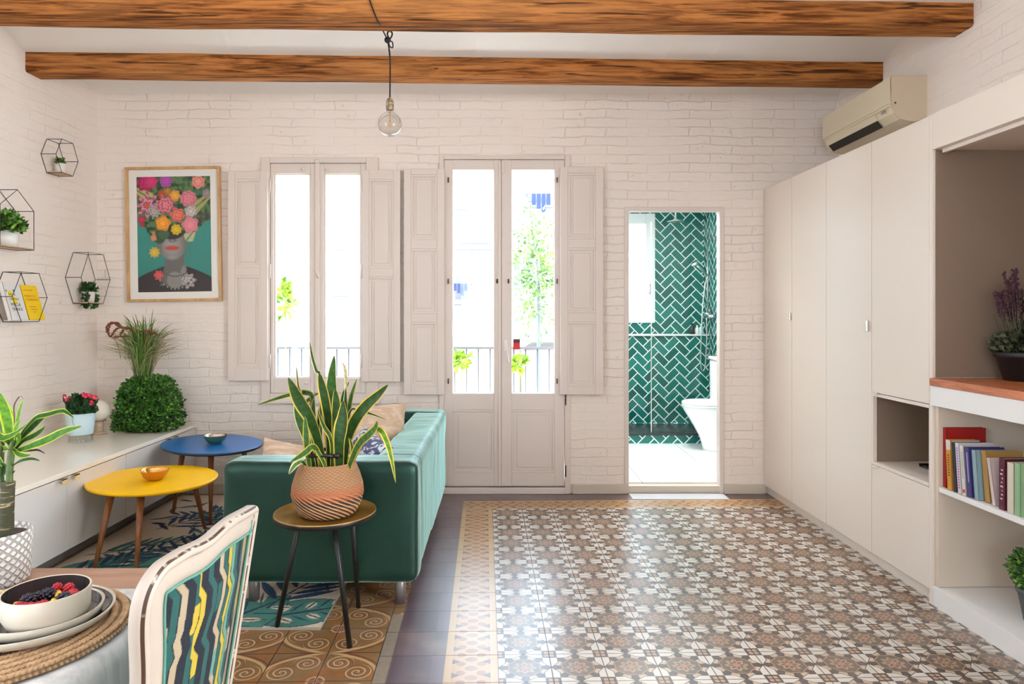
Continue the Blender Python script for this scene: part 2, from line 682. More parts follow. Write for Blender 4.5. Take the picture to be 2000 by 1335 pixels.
def herring_build(plane):
    def f():
        x, y, z = sep(poscoord())
        h = x if plane == 'xz' else y
        W = .078
        p = (h + z) * (.70711 / W); q = (z - h) * (.70711 / W)
        ix, iy = fl(p), fl(q); fx, fy = fr(p), fr(q)
        s = fmod(ix - iy, 4.0)
        s1 = (ab(s - 1.0) < .5); s2 = (ab(s - 2.0) < .5)
        hor = (s < 1.5)
        hx = fx + s1; vy = fy + s2
        dh = mn(mn(hx, 2.0 - hx), mn(fy, 1.0 - fy))
        dv = mn(mn(fx, 1.0 - fx), mn(vy, 2.0 - vy))
        d = hor * dh + (1.0 - hor) * dv
        idv = comb(ix - hor * s1, iy - (1.0 - hor) * s2, hor)
        w = white(idv)
        c = mixc(w, (.0, .085, .070), (.010, .18, .15))
        c = mixc(noise(poscoord(), 30, 3) * .3, c, (.0, .12, .10))
        gr = sstep(.075, .045, d)
        c = mixc(gr, c, (.75, .85, .82))
        return dict(color=c, rough=.12 + gr * .5, normal=bump(sstep(.03, .14, d) + noise(poscoord(), 25, 2) * .3, .35, .004))
    return f


m_herr_back = mat('green_herringbone_back', build=herring_build('xz'))
m_herr_side = mat('green_herringbone_side', build=herring_build('yz'))


def bathfloor_build():
    x, y, z = sep(poscoord())
    gx = mn(fr(x / .6 + .3), 1.0 - fr(x / .6 + .3)); gy = mn(fr(y / .6), 1.0 - fr(y / .6))
    g = (mn(gx, gy) < .006)
    c = mixc(noise(poscoord(), 3, 5) * .3, (.80, .80, .79), (.66, .66, .66))
    return dict(color=mixc(g, c, (.45, .45, .45)))


m_bathfloor = mat('pale_marble_floor', rough=.25, build=bathfloor_build)
m_bathwhite = mat('bathroom_white_paint', (.82, .83, .82), .5)
m_slab = mat('black_stone', (.02, .022, .025), .25)
m_threshold = mat('pale_threshold_marble', rough=.3,
                  build=lambda: dict(color=mixc(noise(poscoord(), 8, 5), (.62, .64, .68), (.48, .50, .55))))
m_base = mat('baseboard_paint', (.62, .54, .45), .5)

m_glass = bpy.data.materials.new('clear_glass'); m_glass.use_nodes = True
NT[0] = m_glass.node_tree
_b = m_glass.node_tree.nodes['Principled BSDF']
m_glass.node_tree.nodes.remove(_b)
_o = [n for n in m_glass.node_tree.nodes if n.type == 'OUTPUT_MATERIAL'][0]
_t = m_glass.node_tree.nodes.new('ShaderNodeBsdfTransparent')
_t.inputs[0].default_value = (.96, .98, .97, 1)
_g = m_glass.node_tree.nodes.new('ShaderNodeBsdfGlossy'); _g.inputs['Roughness'].default_value = .02
_f = m_glass.node_tree.nodes.new('ShaderNodeFresnel'); _f.inputs[0].default_value = 1.45
_m = m_glass.node_tree.nodes.new('ShaderNodeMixShader')
_gm = m_glass.node_tree.nodes.new('ShaderNodeNewGeometry')
_mm = m_glass.node_tree.nodes.new('ShaderNodeMath'); _mm.operation = 'MULTIPLY'
_inv = m_glass.node_tree.nodes.new('ShaderNodeMath'); _inv.operation = 'SUBTRACT'; _inv.inputs[0].default_value = 1.0
m_glass.node_tree.links.new(_gm.outputs['Backfacing'], _inv.inputs[1])
m_glass.node_tree.links.new(_inv.outputs[0], _mm.inputs[1])
m_glass.node_tree.links.new(_f.outputs[0], _mm.inputs[0])
m_glass.node_tree.links.new(_mm.outputs[0], _m.inputs[0])
m_glass.node_tree.links.new(_t.outputs[0], _m.inputs[1])
m_glass.node_tree.links.new(_g.outputs[0], _m.inputs[2])
m_glass.node_tree.links.new(_m.outputs[0], _o.inputs[0])
MATS['clear_glass'] = m_glass

m_cab = mat('cream_laminate', (.76, .68, .605), .38)
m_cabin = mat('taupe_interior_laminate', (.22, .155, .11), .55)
m_shelfwhite = mat('white_laminate', (.82, .81, .80), .35)
m_bayshade = mat('shaded_white_laminate', (.68, .58, .48), .45)  # white shelf laminate with the shade of the recess put into its colour
m_sidewhite = mat('gloss_white_front', (.70, .665, .64), .25)
m_sidetop = mat('gloss_cream_worktop', (.86, .82, .73), .12)
m_plinth = mat('grey_metal_plinth', (.30, .28, .26), .4, .4)
m_chrome = mat('brushed_chrome', (.75, .74, .72), .22, 1.0)
m_dkmetal = mat('antique_hinge_metal', (.12, .08, .05), .45, .8)
m_black = mat('black_metal', (.012, .012, .013), .4, .3)
m_ac = mat('aged_cream_plastic', (.70, .62, .46), .35)
m_acd = mat('aged_beige_plastic', (.60, .49, .36), .4)
m_vcol = mat('coloured_matte', rough=.6, build=lambda: dict(color=vcol()))
m_paint = mat('printed_surface', rough=.45, build=lambda: dict(color=vcol()))
m_leaf = mat('leaf', rough=.45, build=lambda: dict(color=vcol()), Specular_IOR_Level=.22)
m_leaf2 = mat('foliage', rough=.6, build=lambda: dict(color=vcol()))
m_rugm = mat('rug_pile', rough=.95, build=lambda: dict(color=vcol(), normal=bump(noise(poscoord(), 400, 2), .5, .004)))
m_soil = mat('soil', rough=.95, build=lambda: dict(color=mixc(noise(objcoord(), 90, 3), (.02, .012, .008), (.10, .06, .04)), normal=bump(noise(objcoord(), 120, 3), 1, .006)))


def wood(name, c1, c2, rough=.45, sc_=(3, 30, 30), s=2.0):
    def f():
        n = noise(scl(objcoord(), sc_), s, 4, .6, .8)
        return dict(color=mixc(sstep(.3, .7, n), c1, c2), normal=bump(n, .08, .003))
    return mat(name, rough=rough, build=f)


m_legwood = wood('walnut_legs', (.17, .055, .016), (.30, .11, .035), .4, (30, 30, 3))
m_tablewood = wood('pale_oak_tabletop', (.31, .165, .105), (.39, .22, .15), .4, (2.5, 26, 26))
m_counter = wood('stained_pine', (.33, .085, .028), (.58, .20, .085), .35, (24, 2.5, 24))
m_framewood = wood('light_oak_frame', (.48, .27, .11), (.62, .38, .18), .45, (12, 12, 3))
m_shelfwood = wood('pale_plywood', (.50, .33, .19), (.62, .44, .28), .5)
m_lampwood = wood('pale_lamp_wood', (.42, .30, .20), (.55, .42, .30), .5)
m_yellow = mat('yellow_lacquer', (.93, .52, .002), .42, Specular_IOR_Level=.22)
m_blue = mat('blue_lacquer', (.008, .115, .33), .32, Specular_IOR_Level=.3)
m_blueedge = mat('blue_edge', (.006, .03, .08), .35)
m_brass = mat('copper_gold_metal', (.85, .45, .14), .12, 1.0)
m_orangebowl = mat('amber_bowl_outside', (.62, .26, .02), .3, .35)
m_greenbowl = mat('grey_green_bowl_outside', (.06, .15, .13), .3, .2)
m_silverin = mat('pale_metal_inside', (.70, .62, .52), .18, 1.0)
m_mustard = mat('mustard_tray', rough=.3, metal=.35, build=lambda: dict(color=mixc(noise(objcoord(), 6, 3), (.33, .18, .035), (.46, .26, .06))))


def velvet_build():
    p = poscoord()
    n = noise(p, 3.2, 4)
    x, y, z = sep(p)
    pl = noise(scl(p, (3, 22, 3)), 1.0, 3)
    c = mixc(sstep(.35, .7, n), (.0015, .012, .007), (.005, .024, .016))
    return dict(color=c, normal=bump(n * .8 + pl * .7 + noise(p, 30, 2) * .12, .45, .012))


m_velvet = mat('green_velvet', rough=.45, Specular_IOR_Level=.6, Specular_Tint=(.55, 1.0, .88), build=velvet_build, Sheen_Weight=1.0, Sheen_Roughness=.30,
               Sheen_Tint=(.62, 1.0, .88))
m_sofaleg = mat('satin_grey_leg', (.22, .19, .19), .35, .5)
m_beige = mat('beige_linen', rough=.9, build=lambda: dict(
    color=mixc(sstep(.45, .65, noise(scl(objcoord(), (2, 9, 9)), 3, 4)), (.50, .35, .24), (.62, .48, .37)),
    normal=bump(noise(objcoord(), 14, 4) + noise(objcoord(), 220, 1) * .2, .5, .01)))
m_pattern = mat('blue_white_print', rough=.9, build=lambda: dict(
    color=mixc(sstep(.47, .53, noise(objcoord(), 17, 3, .6, 1.5)), (.07, .09, .19), (.62, .62, .66))))
m_darkcush = mat('charcoal_linen', (.03, .035, .04), .9)
m_ceramic = mat('stoneware_cream', (.62, .55, .45), .35)
m_darkglaze = mat('dark_glaze', (.035, .028, .028), .12)
m_cloth = mat('white_table_linen', rough=.85, build=lambda: dict(
    color=mixc(sstep(.4, .7, noise(scl(poscoord(), (40, 40, 6)), 1, 3)), (.74, .73, .73), (.60, .60, .61)),
    normal=bump(noise(scl(poscoord(), (18, 18, 4)), 1, 3), .6, .01)))


def jute_build():
    x, y, z = sep(objcoord())
    r = sq(x * x + y * y); th = at2(y, x)
    ring = fr(r / .011)
    tw = sn(th * 150.0 + fl(r / .011) * 2.0)
    h = (1.0 - ab(ring - .5) * 2.0) * (.65 + .35 * tw)
    c = mixc(h, (.16, .085, .035), (.62, .41, .22))
    return dict(color=c, normal=bump(h, .9, .006))


m_jute = mat('woven_jute', rough=.85, build=jute_build)


def basket_build():
    x, y, z = sep(objcoord())
    th = at2(y, x)
    low = sstep(.105, .085, z)
    zz = z / .0062
    tw = th * 3.0
    a1 = sn(th * 36.0 + fl(zz) * 3.14159) * .45                          # upright weave above
    a2 = sn(th * 28.0 + z * 420.0)                                  # slanting twist below
    hh = (1.0 - low) * (a1 * .5 + .5) * (1.0 - ab(fr(zz) - .5)) + low * (a2 * .5 + .5)
    base = mixc(hh, (.20, .085, .035), (.60, .34, .17))
    n = noise(objcoord(), 30, 2)
    redb = sstep(.075, .085, z) * sstep(.128, .115, z)
    base = mixc(redb * (hh * .7 + .2), base, (.52, .12, .045))
    blk = sstep(.052, .058, z) * sstep(.082, .075, z) * (a2 < .25)
    base = mixc(blk * .85, base, (.035, .022, .02))
    return dict(color=base, normal=bump(hh + n * .2, 1.0, .007))


m_basket = mat('woven_seagrass', rough=.75, build=basket_build)


def potweave_build():
    x, y, z = sep(objcoord())
    th = at2(y, x) / 6.28318 * 44.0
    zz = z / .0085
    a = fr((th + zz) * .5); b = fr((th - zz) * .5)
    g = mn(mn(a, 1.0 - a), mn(b, 1.0 - b))
    h = sstep(.04, .2, g)
    return dict(color=mixc(h, (.42, .38, .36), (.68, .65, .62)), normal=bump(h, .9, .004))


m_potweave = mat('embossed_white_ceramic', rough=.45, build=potweave_build)
m_whitepot = mat('white_ceramic', (.80, .79, .76), .3)
m_bluepot = mat('pale_blue_pot', (.55, .72, .78), .4)
m_blackpot = mat('black_plastic_pot', (.012, .012, .014), .5)
m_greypot = mat('slate_pot', (.06, .075, .08), .5)
m_clear = mat('clear_acrylic', (.95, .97, .97), .05, Transmission_Weight=1.0, IOR=1.2)
m_globe = mat('frosted_globe', (.86, .80, .72), .35)
m_porcelain = mat('porcelain', (.88, .88, .87), .1)


def distressed_build():
    p = objcoord()
    n = noise(p, 14, 4)
    n2 = sstep(.70, .72, noise(scl(p, (9, 9, 9)), 3.2, 6, .7))
    c = mixc(n * .5, (.45, .38, .32), (.37, .305, .255))
    e = vcol()
    es = NT[0].nodes.new('ShaderNodeSeparateColor'); NT[0].links.new(e, es.inputs[0])
    ed = X(es.outputs[0])
    line = sstep(.55, .35, ed) * sstep(.42, .50, noise(p, 26, 4))
    c = mixc(line, c, (.055, .025, .015))
    return dict(color=c, normal=bump(n * .3 - line * .6, .5, .004))


m_distress = mat('distressed_white_paint', rough=.5, build=distressed_build)
m_red = mat('red_sticker', (.65, .02, .02), .5)
m_stickerdark = mat('sticker_dark', (.10, .02, .02), .5)
m_facade = mat('rendered_facade', rough=.9, build=lambda: dict(color=mixc(noise(poscoord(), .8, 4), (.30, .29, .285), (.26, .25, .25))))
m_facade2 = mat('cream_facade', (.34, .285, .24), .9)
m_pane = mat('lilac_window_pane', (.10, .095, .12), .3)
m_shutterg = mat('pale_lilac_shutter', (.16, .15, .18), .7)
m_denim = mat('blue_laundry', (.015, .025, .07), .9)
m_rail = mat('iron_railing', (.10, .10, .11), .6)
m_roof = mat('grey_corrugated_roof', rough=.7, build=lambda: dict(color=mixc(sstep(.4, .6, fr(sep(poscoord())[0] * 4.0)), (.30, .29, .31), (.14, .14, .15))))

# ================================================================== THE SETTING
XL, XR, YB = -2.905, 2.42, 4.90
ZC = 2.87

o = MB().box(XL - .15, XR + .25, -2.9, YB + .06, -.12, 0).build('floor', m_floor); o['kind'] = 'structure'

# back wall with its openings (window, balcony door, bathroom doorway)
Bw = MB()
WX0, WX1, WZ0, WZ1 = -1.715, -.915, .65, 2.38
DX0, DX1, DZ1 = -.425, .460, 2.40
BX0, BX1, BZ0, BZ1 = .908, 1.562, .065, 2.024
TH = .30
Bw.box(XL - .2, WX0, YB, YB + TH, -.1, 3.2)
Bw.box(WX0, WX1, YB, YB + TH, -.1, WZ0)
Bw.box(WX0, WX1, YB, YB + TH, WZ1, 3.2)
Bw.box(WX1, DX0, YB, YB + TH, -.1, 3.2)
Bw.box(DX0, DX1, YB, YB + TH, DZ1, 3.2)
Bw.box(DX0, DX1, YB + .02, YB + TH, -.1, .03)
Bw.box(DX1, .80, YB, YB + TH, -.1, 3.2)
Bw.box(.80, BX0, YB, YB + .06, -.1, 3.2)
Bw.box(BX0, BX1, YB, YB + .06, BZ1, 3.2)
Bw.box(BX1, XR + .2, YB, YB + .06, -.1, 3.2)
o = Bw.build('wall_back', m_brick_back); o['kind'] = 'structure'
o = MB().box(XL - .15, XL, -2.9, -1.0, 0, 3.2).box(XL - .15, XL, .4, YB, 0, 3.2).box(XL - .15, XL, -1.0, .4, 0, .55).box(XL - .15, XL, -1.0, .4, 2.55, 3.2).build('wall_left', m_brick_side); o['kind'] = 'structure'
o = MB().box(XR, XR + .2, -2.9, -.05, 0, 3.2).box(XR, XR + .2, 1.35, YB, 0, 3.2).box(XR, XR + .2, -.05, 1.35, 0, .55).box(XR, XR + .2, -.05, 1.35, 2.55, 3.2).build('wall_right', m_brick_side); o['kind'] = 'structure'
o = MB().box(XL - .15, -.8, -2.80, -2.65, 0, 3.2).box(.4, XR + .2, -2.80, -2.65, 0, 3.2).box(-.8, .4, -2.80, -2.65, 0, 1.0).box(-.8, .4, -2.80, -2.65, 2.2, 3.2).build('wall_rear', m_brick_back); o['kind'] = 'structure'

# ceiling: shallow plaster vaults sprung between the beams
BEAMS = [(3.355, 3.50, .155), (4.16, 4.335, .15)]       # left-end Y, right-end Y, width
V = []; Fc = []
xs = np.linspace(XL - .1, XR + .2, 3)
def yb(k, x, back):
    t = (x - XL) / (XR - XL)
    y = BEAMS[k][0] + (BEAMS[k][1] - BEAMS[k][0]) * t
    return y + (BEAMS[k][2] if back else 0)
prof = []
def seg(f0, f1, rise, n=14, z0=2.885, z1=2.885):
    for i in range(n + 1):
        s_ = i / n
        prof.append((lambda x, s_=s_: f0(x) * (1 - s_) + f1(x) * s_, z0 + (z1 - z0) * s_ + rise * math.sin(math.pi * s_)))
def sh(d): return lambda x: yb(0, x, False) - d
seg(lambda x: -2.9, sh(5.03 - .0), .02, 2)
for k in range(6, 0, -1):
    seg(sh(k * .83 - .05), sh((k - 1) * .83), .085)
seg(lambda x: yb(0, x, True), lambda x: yb(1, x, False), .085)
seg(lambda x: yb(1, x, True), lambda x: YB, .035, z1=2.865)
mb = MB()
pv = [(x, f(x), z) for (f, z) in prof for x in xs]
nf = []
k = len(xs)
for i in range(len(prof) - 1):
    for j in range(k - 1):
        a = i * k + j
        nf.append((a, a + 1, a + k + 1, a + k))
mb.add(pv, nf, 0, None, True)
mb.box(XL - .15, XR + .25, -2.9, YB + .3, 3.05, 3.25)
o = mb.build('ceiling', m_plaster, fixn=False); o['kind'] = 'structure'

# timber beams: slightly irregular, chamfered ends
for k, (ya, yb_, w) in enumerate(BEAMS):
    rnd = random.Random(5 + k)
    mb = MB(); n = 60
    V = []; Fc = []
    x0, x1 = XL, XR
    for i in range(n + 1):
        t = i / n; x = x0 + (x1 - x0) * t
        y = ya + (yb_ - ya) * t
        j1 = mnoise.noise((x * 2.3, k * 7, 0)) * .006; j2 = mnoise.noise((x * 2.1, k * 7, 9)) * .006
        zb = 2.765 + mnoise.noise((x * 1.4, 3, k)) * .005
        sec = [(y + j1, 2.90), (y + j1, zb + .010), (y + j1 + .010, zb), (y + w + j2 - .01, zb), (y + w + j2, zb + .010), (y + w + j2, 2.90)]
        if i == 0 or i == n:      # chamfer where it enters the wall
            pass
        V += [(x, a, b) for a, b in sec]
    m_ = 6
    for i in range(n):
        for j in range(m_ - 1):
            a = i * m_ + j
            Fc.append((a, a + 1, a + m_ + 1, a + m_))
    Fc.append(tuple(range(m_))); Fc.append(tuple(n * m_ + j for j in range(m_ - 1, -1, -1)))
    mb.add(V, Fc)
    o = mb.build('ceiling_beam', m_beam)
    tag(o, ['rough brown timber ceiling beam that the pendant bulb hangs from',
            'rough brown timber ceiling beam closest to the window wall'][k], 'beam')

# baseboards
o = MB().box(DX1 + .045, BX0 - .0, YB - .022, YB, 0, .068).build('baseboard_back', m_base, bevel=.003); o['kind'] = 'structure'
o = MB().box(BX1 + .03, 1.885, YB - .022, YB, 0, .068).build('baseboard_corner', m_base, bevel=.003); o['kind'] = 'structure'
o = MB().box(-2.18, DX0 - .02, YB - .022, YB, 0, .068).build('baseboard_left', m_base, bevel=.003); o['kind'] = 'structure'

# bathroom doorway trim, threshold
mb = MB()
mb.box(BX0 - .028, BX0 + .002, YB - .012, YB + .06, .068, BZ1 + .028)
mb.box(BX1 - .002, BX1 + .03, YB - .012, YB + .06, 0, BZ1 + .028)
mb.box(BX0, BX1, YB - .012, YB + .061, BZ1 - .002, BZ1 + .028)
o = mb.build('door_2', m_trimwhite, bevel=.004); o['kind'] = 'structure'
o = MB().box(BX0, BX1, YB - .004, YB + .06, 0, BZ0 - .012).build('trim_1', m_base); o['kind'] = 'structure'
o = MB().box(BX0 - .0, BX1 + .02, YB - .165, YB - .024, .0, .004).build('trim_2', m_threshold, bevel=.002); o['kind'] = 'structure'


def panel(mb, x0, x1, z0, z1, y, d=.012, out=.006):
    """raised-and-fielded panel drawn as stepped frames around a recessed field (front toward -Y at y)"""
    b = .016
    # moulding ring
    for (a0, a1, c0, c1) in ((x0, x1, z0, z0 + b), (x0, x1, z1 - b, z1), (x0, x0 + b, z0 + b, z1 - b), (x1 - b, x1, z0 + b, z1 - b)):
        mb.box(a0, a1, y - .0035, y + .01, c0, c1)
    b2 = .036
    mb.prism([(x0 + b2, z0 + b2), (x1 - b2, z0 + b2), (x1 - b2, z1 - b2), (x0 + b2, z1 - b2)], 'y', y, y + .014)


def shutter(parent, x0, x1, z0, z1, panels, y, thick=.028, name='shutter', rz=0.0):
    """board shutter folded back on the wall: stiles and rails around fielded panels"""
    mb = MB()
    px0, px1 = x0 + (x1 - x0) * .18, x1 - (x1 - x0) * .18
    yf, yk = y, y + thick
    mb.box(x0, px0, yf, yk, z0, z1); mb.box(px1, x1, yf, yk, z0, z1)
    zz = [z0] + [c for p in panels for c in p] + [z1]
    for i in range(0, len(zz), 2):
        mb.box(px0, px1, yf, yk, zz[i], zz[i + 1])
    for (a, b) in panels:
        mb.box(px0, px1, yf + .015, yk - .002, a, b)
        panel(mb, px0, px1, a, b, yf + .006)
    o = mb.build(name, m_trimwhite, parent, bevel=.0025)
    # outer leaf folded behind
    return o


def Zpx(py, Y=YB): return H - (py - CY) * Y / F
def Xpx(px, Y=YB): return (px - CX) * Y / F


# ---------------------------------------------------------------- window_1
w1 = struct('window_1', (-1.315, YB, WZ0))
yf = YB - .025
mb = MB()
ox0, ox1, oz0, oz1 = Xpx(510, 4.88), Xpx(739, 4.88), Zpx(786, 4.88), Zpx(307, 4.88)
ix0, ix1, iz0, iz1 = Xpx(527, 4.88), Xpx(715, 4.88), Zpx(768, 4.88), Zpx(318, 4.88)
mb.box(ox0, ix0, yf, YB + .04, oz0, oz1); mb.box(ix1, ox1, yf, YB + .04, oz0, oz1)
mb.box(ix0, ix1, yf, YB + .04, iz1, oz1); mb.box(ix0, ix1, yf, YB + .04, oz0, iz0)
mb.box(ox0 - .01, ox1 + .01, yf - .012, YB, oz0 - .006, oz0 + .018)
mb.build('window_frame', m_trimwhite, w1, bevel=.004)
midx = Xpx(620, 4.88)
for k, (a, b, ga, gb) in enumerate(((ix0 + .003, midx - .002, Xpx(534, 4.88), Xpx(605, 4.88)), (midx + .002, ix1 - .003, Xpx(632, 4.88), Xpx(704, 4.88)))):
    gz0, gz1 = Zpx(738, 4.88), Zpx(338, 4.88)
    mb = MB(); y0, y1 = YB - .012, YB + .03
    mb.box(a, ga, y0, y1, iz0 + .003, iz1 - .003); mb.box(gb, b, y0, y1, iz0 + .003, iz1 - .003)
    mb.box(ga, gb, y0, y1, iz0 + .003, gz0); mb.box(ga, gb, y0, y1, gz1, iz1 - .003)
    for e in (.009,):
        mb.box(ga, ga + e, y0 + .012, y1 - .006, gz0, gz1); mb.box(gb - e, gb, y0 + .012, y1 - .006, gz0, gz1)
        mb.box(ga, gb, y0 + .012, y1 - .006, gz0, gz0 + e); mb.box(ga, gb, y0 + .012, y1 - .006, gz1 - e, gz1)
    s_ = mb.build('sash', m_trimwhite, w1, bevel=.003)
    MB().box(ga, gb, YB + .010, YB + .014, gz0, gz1).build('pane', m_glass, s_)
# astragal with bolt
MB().box(midx - .016, midx + .016, YB - .03, YB - .012, iz0 + .01, iz1 + .01).build('meeting_stile', m_trimwhite, w1, bevel=.004)
mb = MB().ball((midx, YB - .034, iz1 + .01), .02, 12, 8, sq_=(1, .7, .8)); mb.tube([(midx - .01, YB - .035, 1.60), (midx + .012, YB - .035, 1.545)], .009)
mb.build('espagnolette_bolt', m_trimwhite, w1)
for (hx, hz) in ((Xpx(593), Zpx(331)), (Xpx(639), Zpx(332)), (Xpx(600), Zpx(748))):
    MB().tube([(hx - .014, YB - .018, hz), (hx + .014, YB - .018, hz)], .005).build('catch', m_chrome if hz > 1 else m_trimwhite, w1)
# shutters
sl = shutter(w1, Xpx(446, 4.86), Xpx(523, 4.86), Zpx(743, 4.86), Zpx(335, 4.86), [(Zpx(733, 4.86) + .05, Zpx(538, 4.86)), (Zpx(522, 4.86), Zpx(350, 4.86))], 4.850)
sr = shutter(w1, Xpx(708, 4.86), Xpx(782, 4.86), Zpx(745, 4.86), Zpx(332, 4.86), [(Zpx(735, 4.86) + .05, Zpx(540, 4.86)), (Zpx(524, 4.86), Zpx(350, 4.86))], 4.850)
for hx, xs_ in ((Xpx(527, 4.86), (360, 530, 705)), (Xpx(706, 4.86), (360, 530, 705))):
    for py in xs_:
        z = Zpx(py, 4.86)
        MB().tube([(hx, 4.86, z - .05), (hx, 4.86, z + .05)], .006).build('hinge', m_trimwhite, w1)

# ---------------------------------------------------------------- door_1 (balcony door)
d1 = struct('door_1', (.02, YB, 0))
mb = MB()
Y8 = 4.88
ox0, ox1, oz1 = Xpx(858, Y8), Xpx(1114, Y8), Zpx(303, Y8)
ix0, ix1, iz1 = Xpx(867, Y8), Xpx(1103, Y8), Zpx(311, Y8)
mb.box(ox0, ix0, yf, YB + .04, 0, oz1); mb.box(ix1, ox1, yf, YB + .04, 0, oz1)
mb.box(ix0, ix1, yf, YB + .04, iz1, oz1)
mb.box(ix0, ix1, yf - .004, YB + .02, 0, Zpx(951, Y8) - .003)
mb.box(ix0, ix1, YB + .032, YB + .06, 0, Zpx(951, Y8) + .03)
mb.box(Xpx(978.5, Y8) - .02, Xpx(978.5, Y8) + .02, YB + .032, YB + .045, .02, iz1)
mb.build('door_frame', m_trimwhite, d1, bevel=.004)
mid = Xpx(978.5, Y8)
for k, (a, b, ga, gb) in enumerate(((ix0 + .003, mid - .0025, Xpx(884, Y8), Xpx(964.5, Y8)), (mid + .0025, ix1 - .003, Xpx(999.5, Y8), Xpx(1083, Y8)))):
    z0, z1 = Zpx(949, Y8), iz1 - .003
    gz0, gz1 = Zpx(768, Y8), Zpx(331, Y8)
    pz0, pz1 = Zpx(923, Y8), Zpx(800, Y8)
    y0, y1 = YB - .016, YB + .03
    mb = MB()
    mb.box(a, ga, y0, y1, z0, z1); mb.box(gb, b, y0, y1, z0, z1)
    mb.box(ga, gb, y0, y1, gz1, z1); mb.box(ga, gb, y0, y1, pz1, gz0); mb.box(ga, gb, y0, y1, z0, pz0)
    mb.box(ga, gb, y0 + .014, y1 - .004, pz0, pz1)
    panel(mb, ga, gb, pz0, pz1, y0 + .008)
    lf = mb.build('door_leaf', m_trimwhite, d1, bevel=.0025)
    MB().box(ga, gb, YB + .008, YB + .013, gz0, gz1).build('pane', m_glass, lf)
    if k == 1:
        hx, hz = Xpx(988, Y8), Zpx(672, Y8)
        mb = MB().box(hx - .011, hx + .011, YB - .024, YB - .016, hz - .045, hz + .03)
        mb.tube([(hx, YB - .02, hz), (hx - .001, YB - .055, hz), (hx + .004, YB - .06, hz - .02), (hx + .016, YB - .058, hz - .125)], .0085)
        mb.build('door_handle', m_shelfwhite, lf)
MB().box(mid - .020, mid + .001, YB - .028, YB - .016, Zpx(949, Y8), iz1 - .02).build('meeting_stile', m_trimwhite, d1, bevel=.003)
MB().box(mid + .004, mid + .026, YB - .028, YB - .016, Zpx(338, Y8), Zpx(316, Y8)).build('top_bolt', m_trimwhite, d1, bevel=.002)
sL = shutter(d1, Xpx(789, 4.86), Xpx(868, 4.86), Zpx(770, 4.86), Zpx(330, 4.86), [(Zpx(754, 4.86), Zpx(629, 4.86)), (Zpx(612, 4.86), Zpx(486, 4.86)), (Zpx(468, 4.86), Zpx(341, 4.86))], 4.850)
sR = shutter(d1, Xpx(1094, 4.86), Xpx(1178, 4.86), Zpx(770, 4.86), Zpx(326, 4.86), [(Zpx(754, 4.86), Zpx(628, 4.86)), (Zpx(611, 4.86), Zpx(484, 4.86)), (Zpx(467, 4.86), Zpx(338, 4.86))], 4.850)
for hx in (Xpx(875.5, 4.86), Xpx(1088, 4.86)):
    for py in (351, 549, 744):
        z = Zpx(py, 4.86)
        MB().tube([(hx, 4.862, z - .018), (hx, 4.862, z + .018)], .0055).build('hinge', m_dkmetal, d1)
for py in (780, 920):
    z = Zpx(py, 4.86)
    MB().tube([(Xpx(1105, 4.86), 4.868, z - .04), (Xpx(1105, 4.86), 4.868, z + .04)], .005).build('hinge', m_dkmetal, d1)
for px_ in (971, 993):
    MB().tube([(Xpx(px_, 4.87), 4.873, Zpx(553)), (Xpx(px_, 4.87), 4.873, Zpx(545))], .006).build('catch', m_dkmetal, d1)

# sticker on the glass
st = thing('alarm_sticker', 'small red alarm sticker on the glass beside the balcony door handle', 'sticker', (Xpx(1009, 4.905), 4.906, Zpx(682, 4.905)))
MB().box(Xpx(1002.5, 4.905), Xpx(1015.5, 4.905), 4.9055, 4.9075, Zpx(682, 4.905), Zpx(669, 4.905)).build('red_field', m_red, st)
MB().box(Xpx(1002.5, 4.905), Xpx(1015.5, 4.905), 4.9055, 4.9075, Zpx(669, 4.905), Zpx(662, 4.905)).build('dark_band', m_stickerdark, st)

# ================================================================== OUTSIDE
o = MB().box(-3.2, .80, 5.2, 5.85, -.15, -.02).build('balcony_slab', m_threshold); tag(o, 'balcony slab outside the glazed door', 'balcony', kind='structure')
rl = thing('balcony_railing', 'black iron balcony railing beyond the glazed door', 'railing', (-1.2, 5.7, -.02))
MB().box(-3.2, .79, 5.685, 5.715, .99, 1.01).build('top_rail', m_rail, rl)
MB().box(-3.2, .79, 5.69, 5.71, .06, .075).build('bottom_rail', m_rail, rl)
x = -3.15
while x < .8:
    MB().tube([(x, 5.7, -.02), (x, 5.7, .99)], .006, 6).build('bar', m_rail, rl)
    x += .0985
# courtyard ground and houses across it
o = MB().box(-14, 16, 5.9, 24, -6.2, -6).build('courtyard_ground', m_facade); o['kind'] = 'structure'


def house(label, x0, x1, y, z1, depth, m, wins):
    t = thing('apartment_building', label, 'building', ((x0 + x1) / 2, y, -6))
    MB().box(x0, x1, y, y + depth, -6, z1).build('wall', m, t)
    for (wx, wz, ww, wh, kind) in wins:
        fr_ = MB().box(wx - ww / 2 - .06, wx + ww / 2 + .06, y - .05, y + .01, wz - .08, wz).box(wx - ww / 2, wx + ww / 2, y - .03, y, wz, wz + wh)
        f = fr_.build('window', m_shutterg, t)
        MB().box(wx - ww / 2 + .05, wx + ww / 2 - .05, y - .045, y - .028, wz + .05, wz + wh - .05).build('window_pane', m_pane, f)
    return t


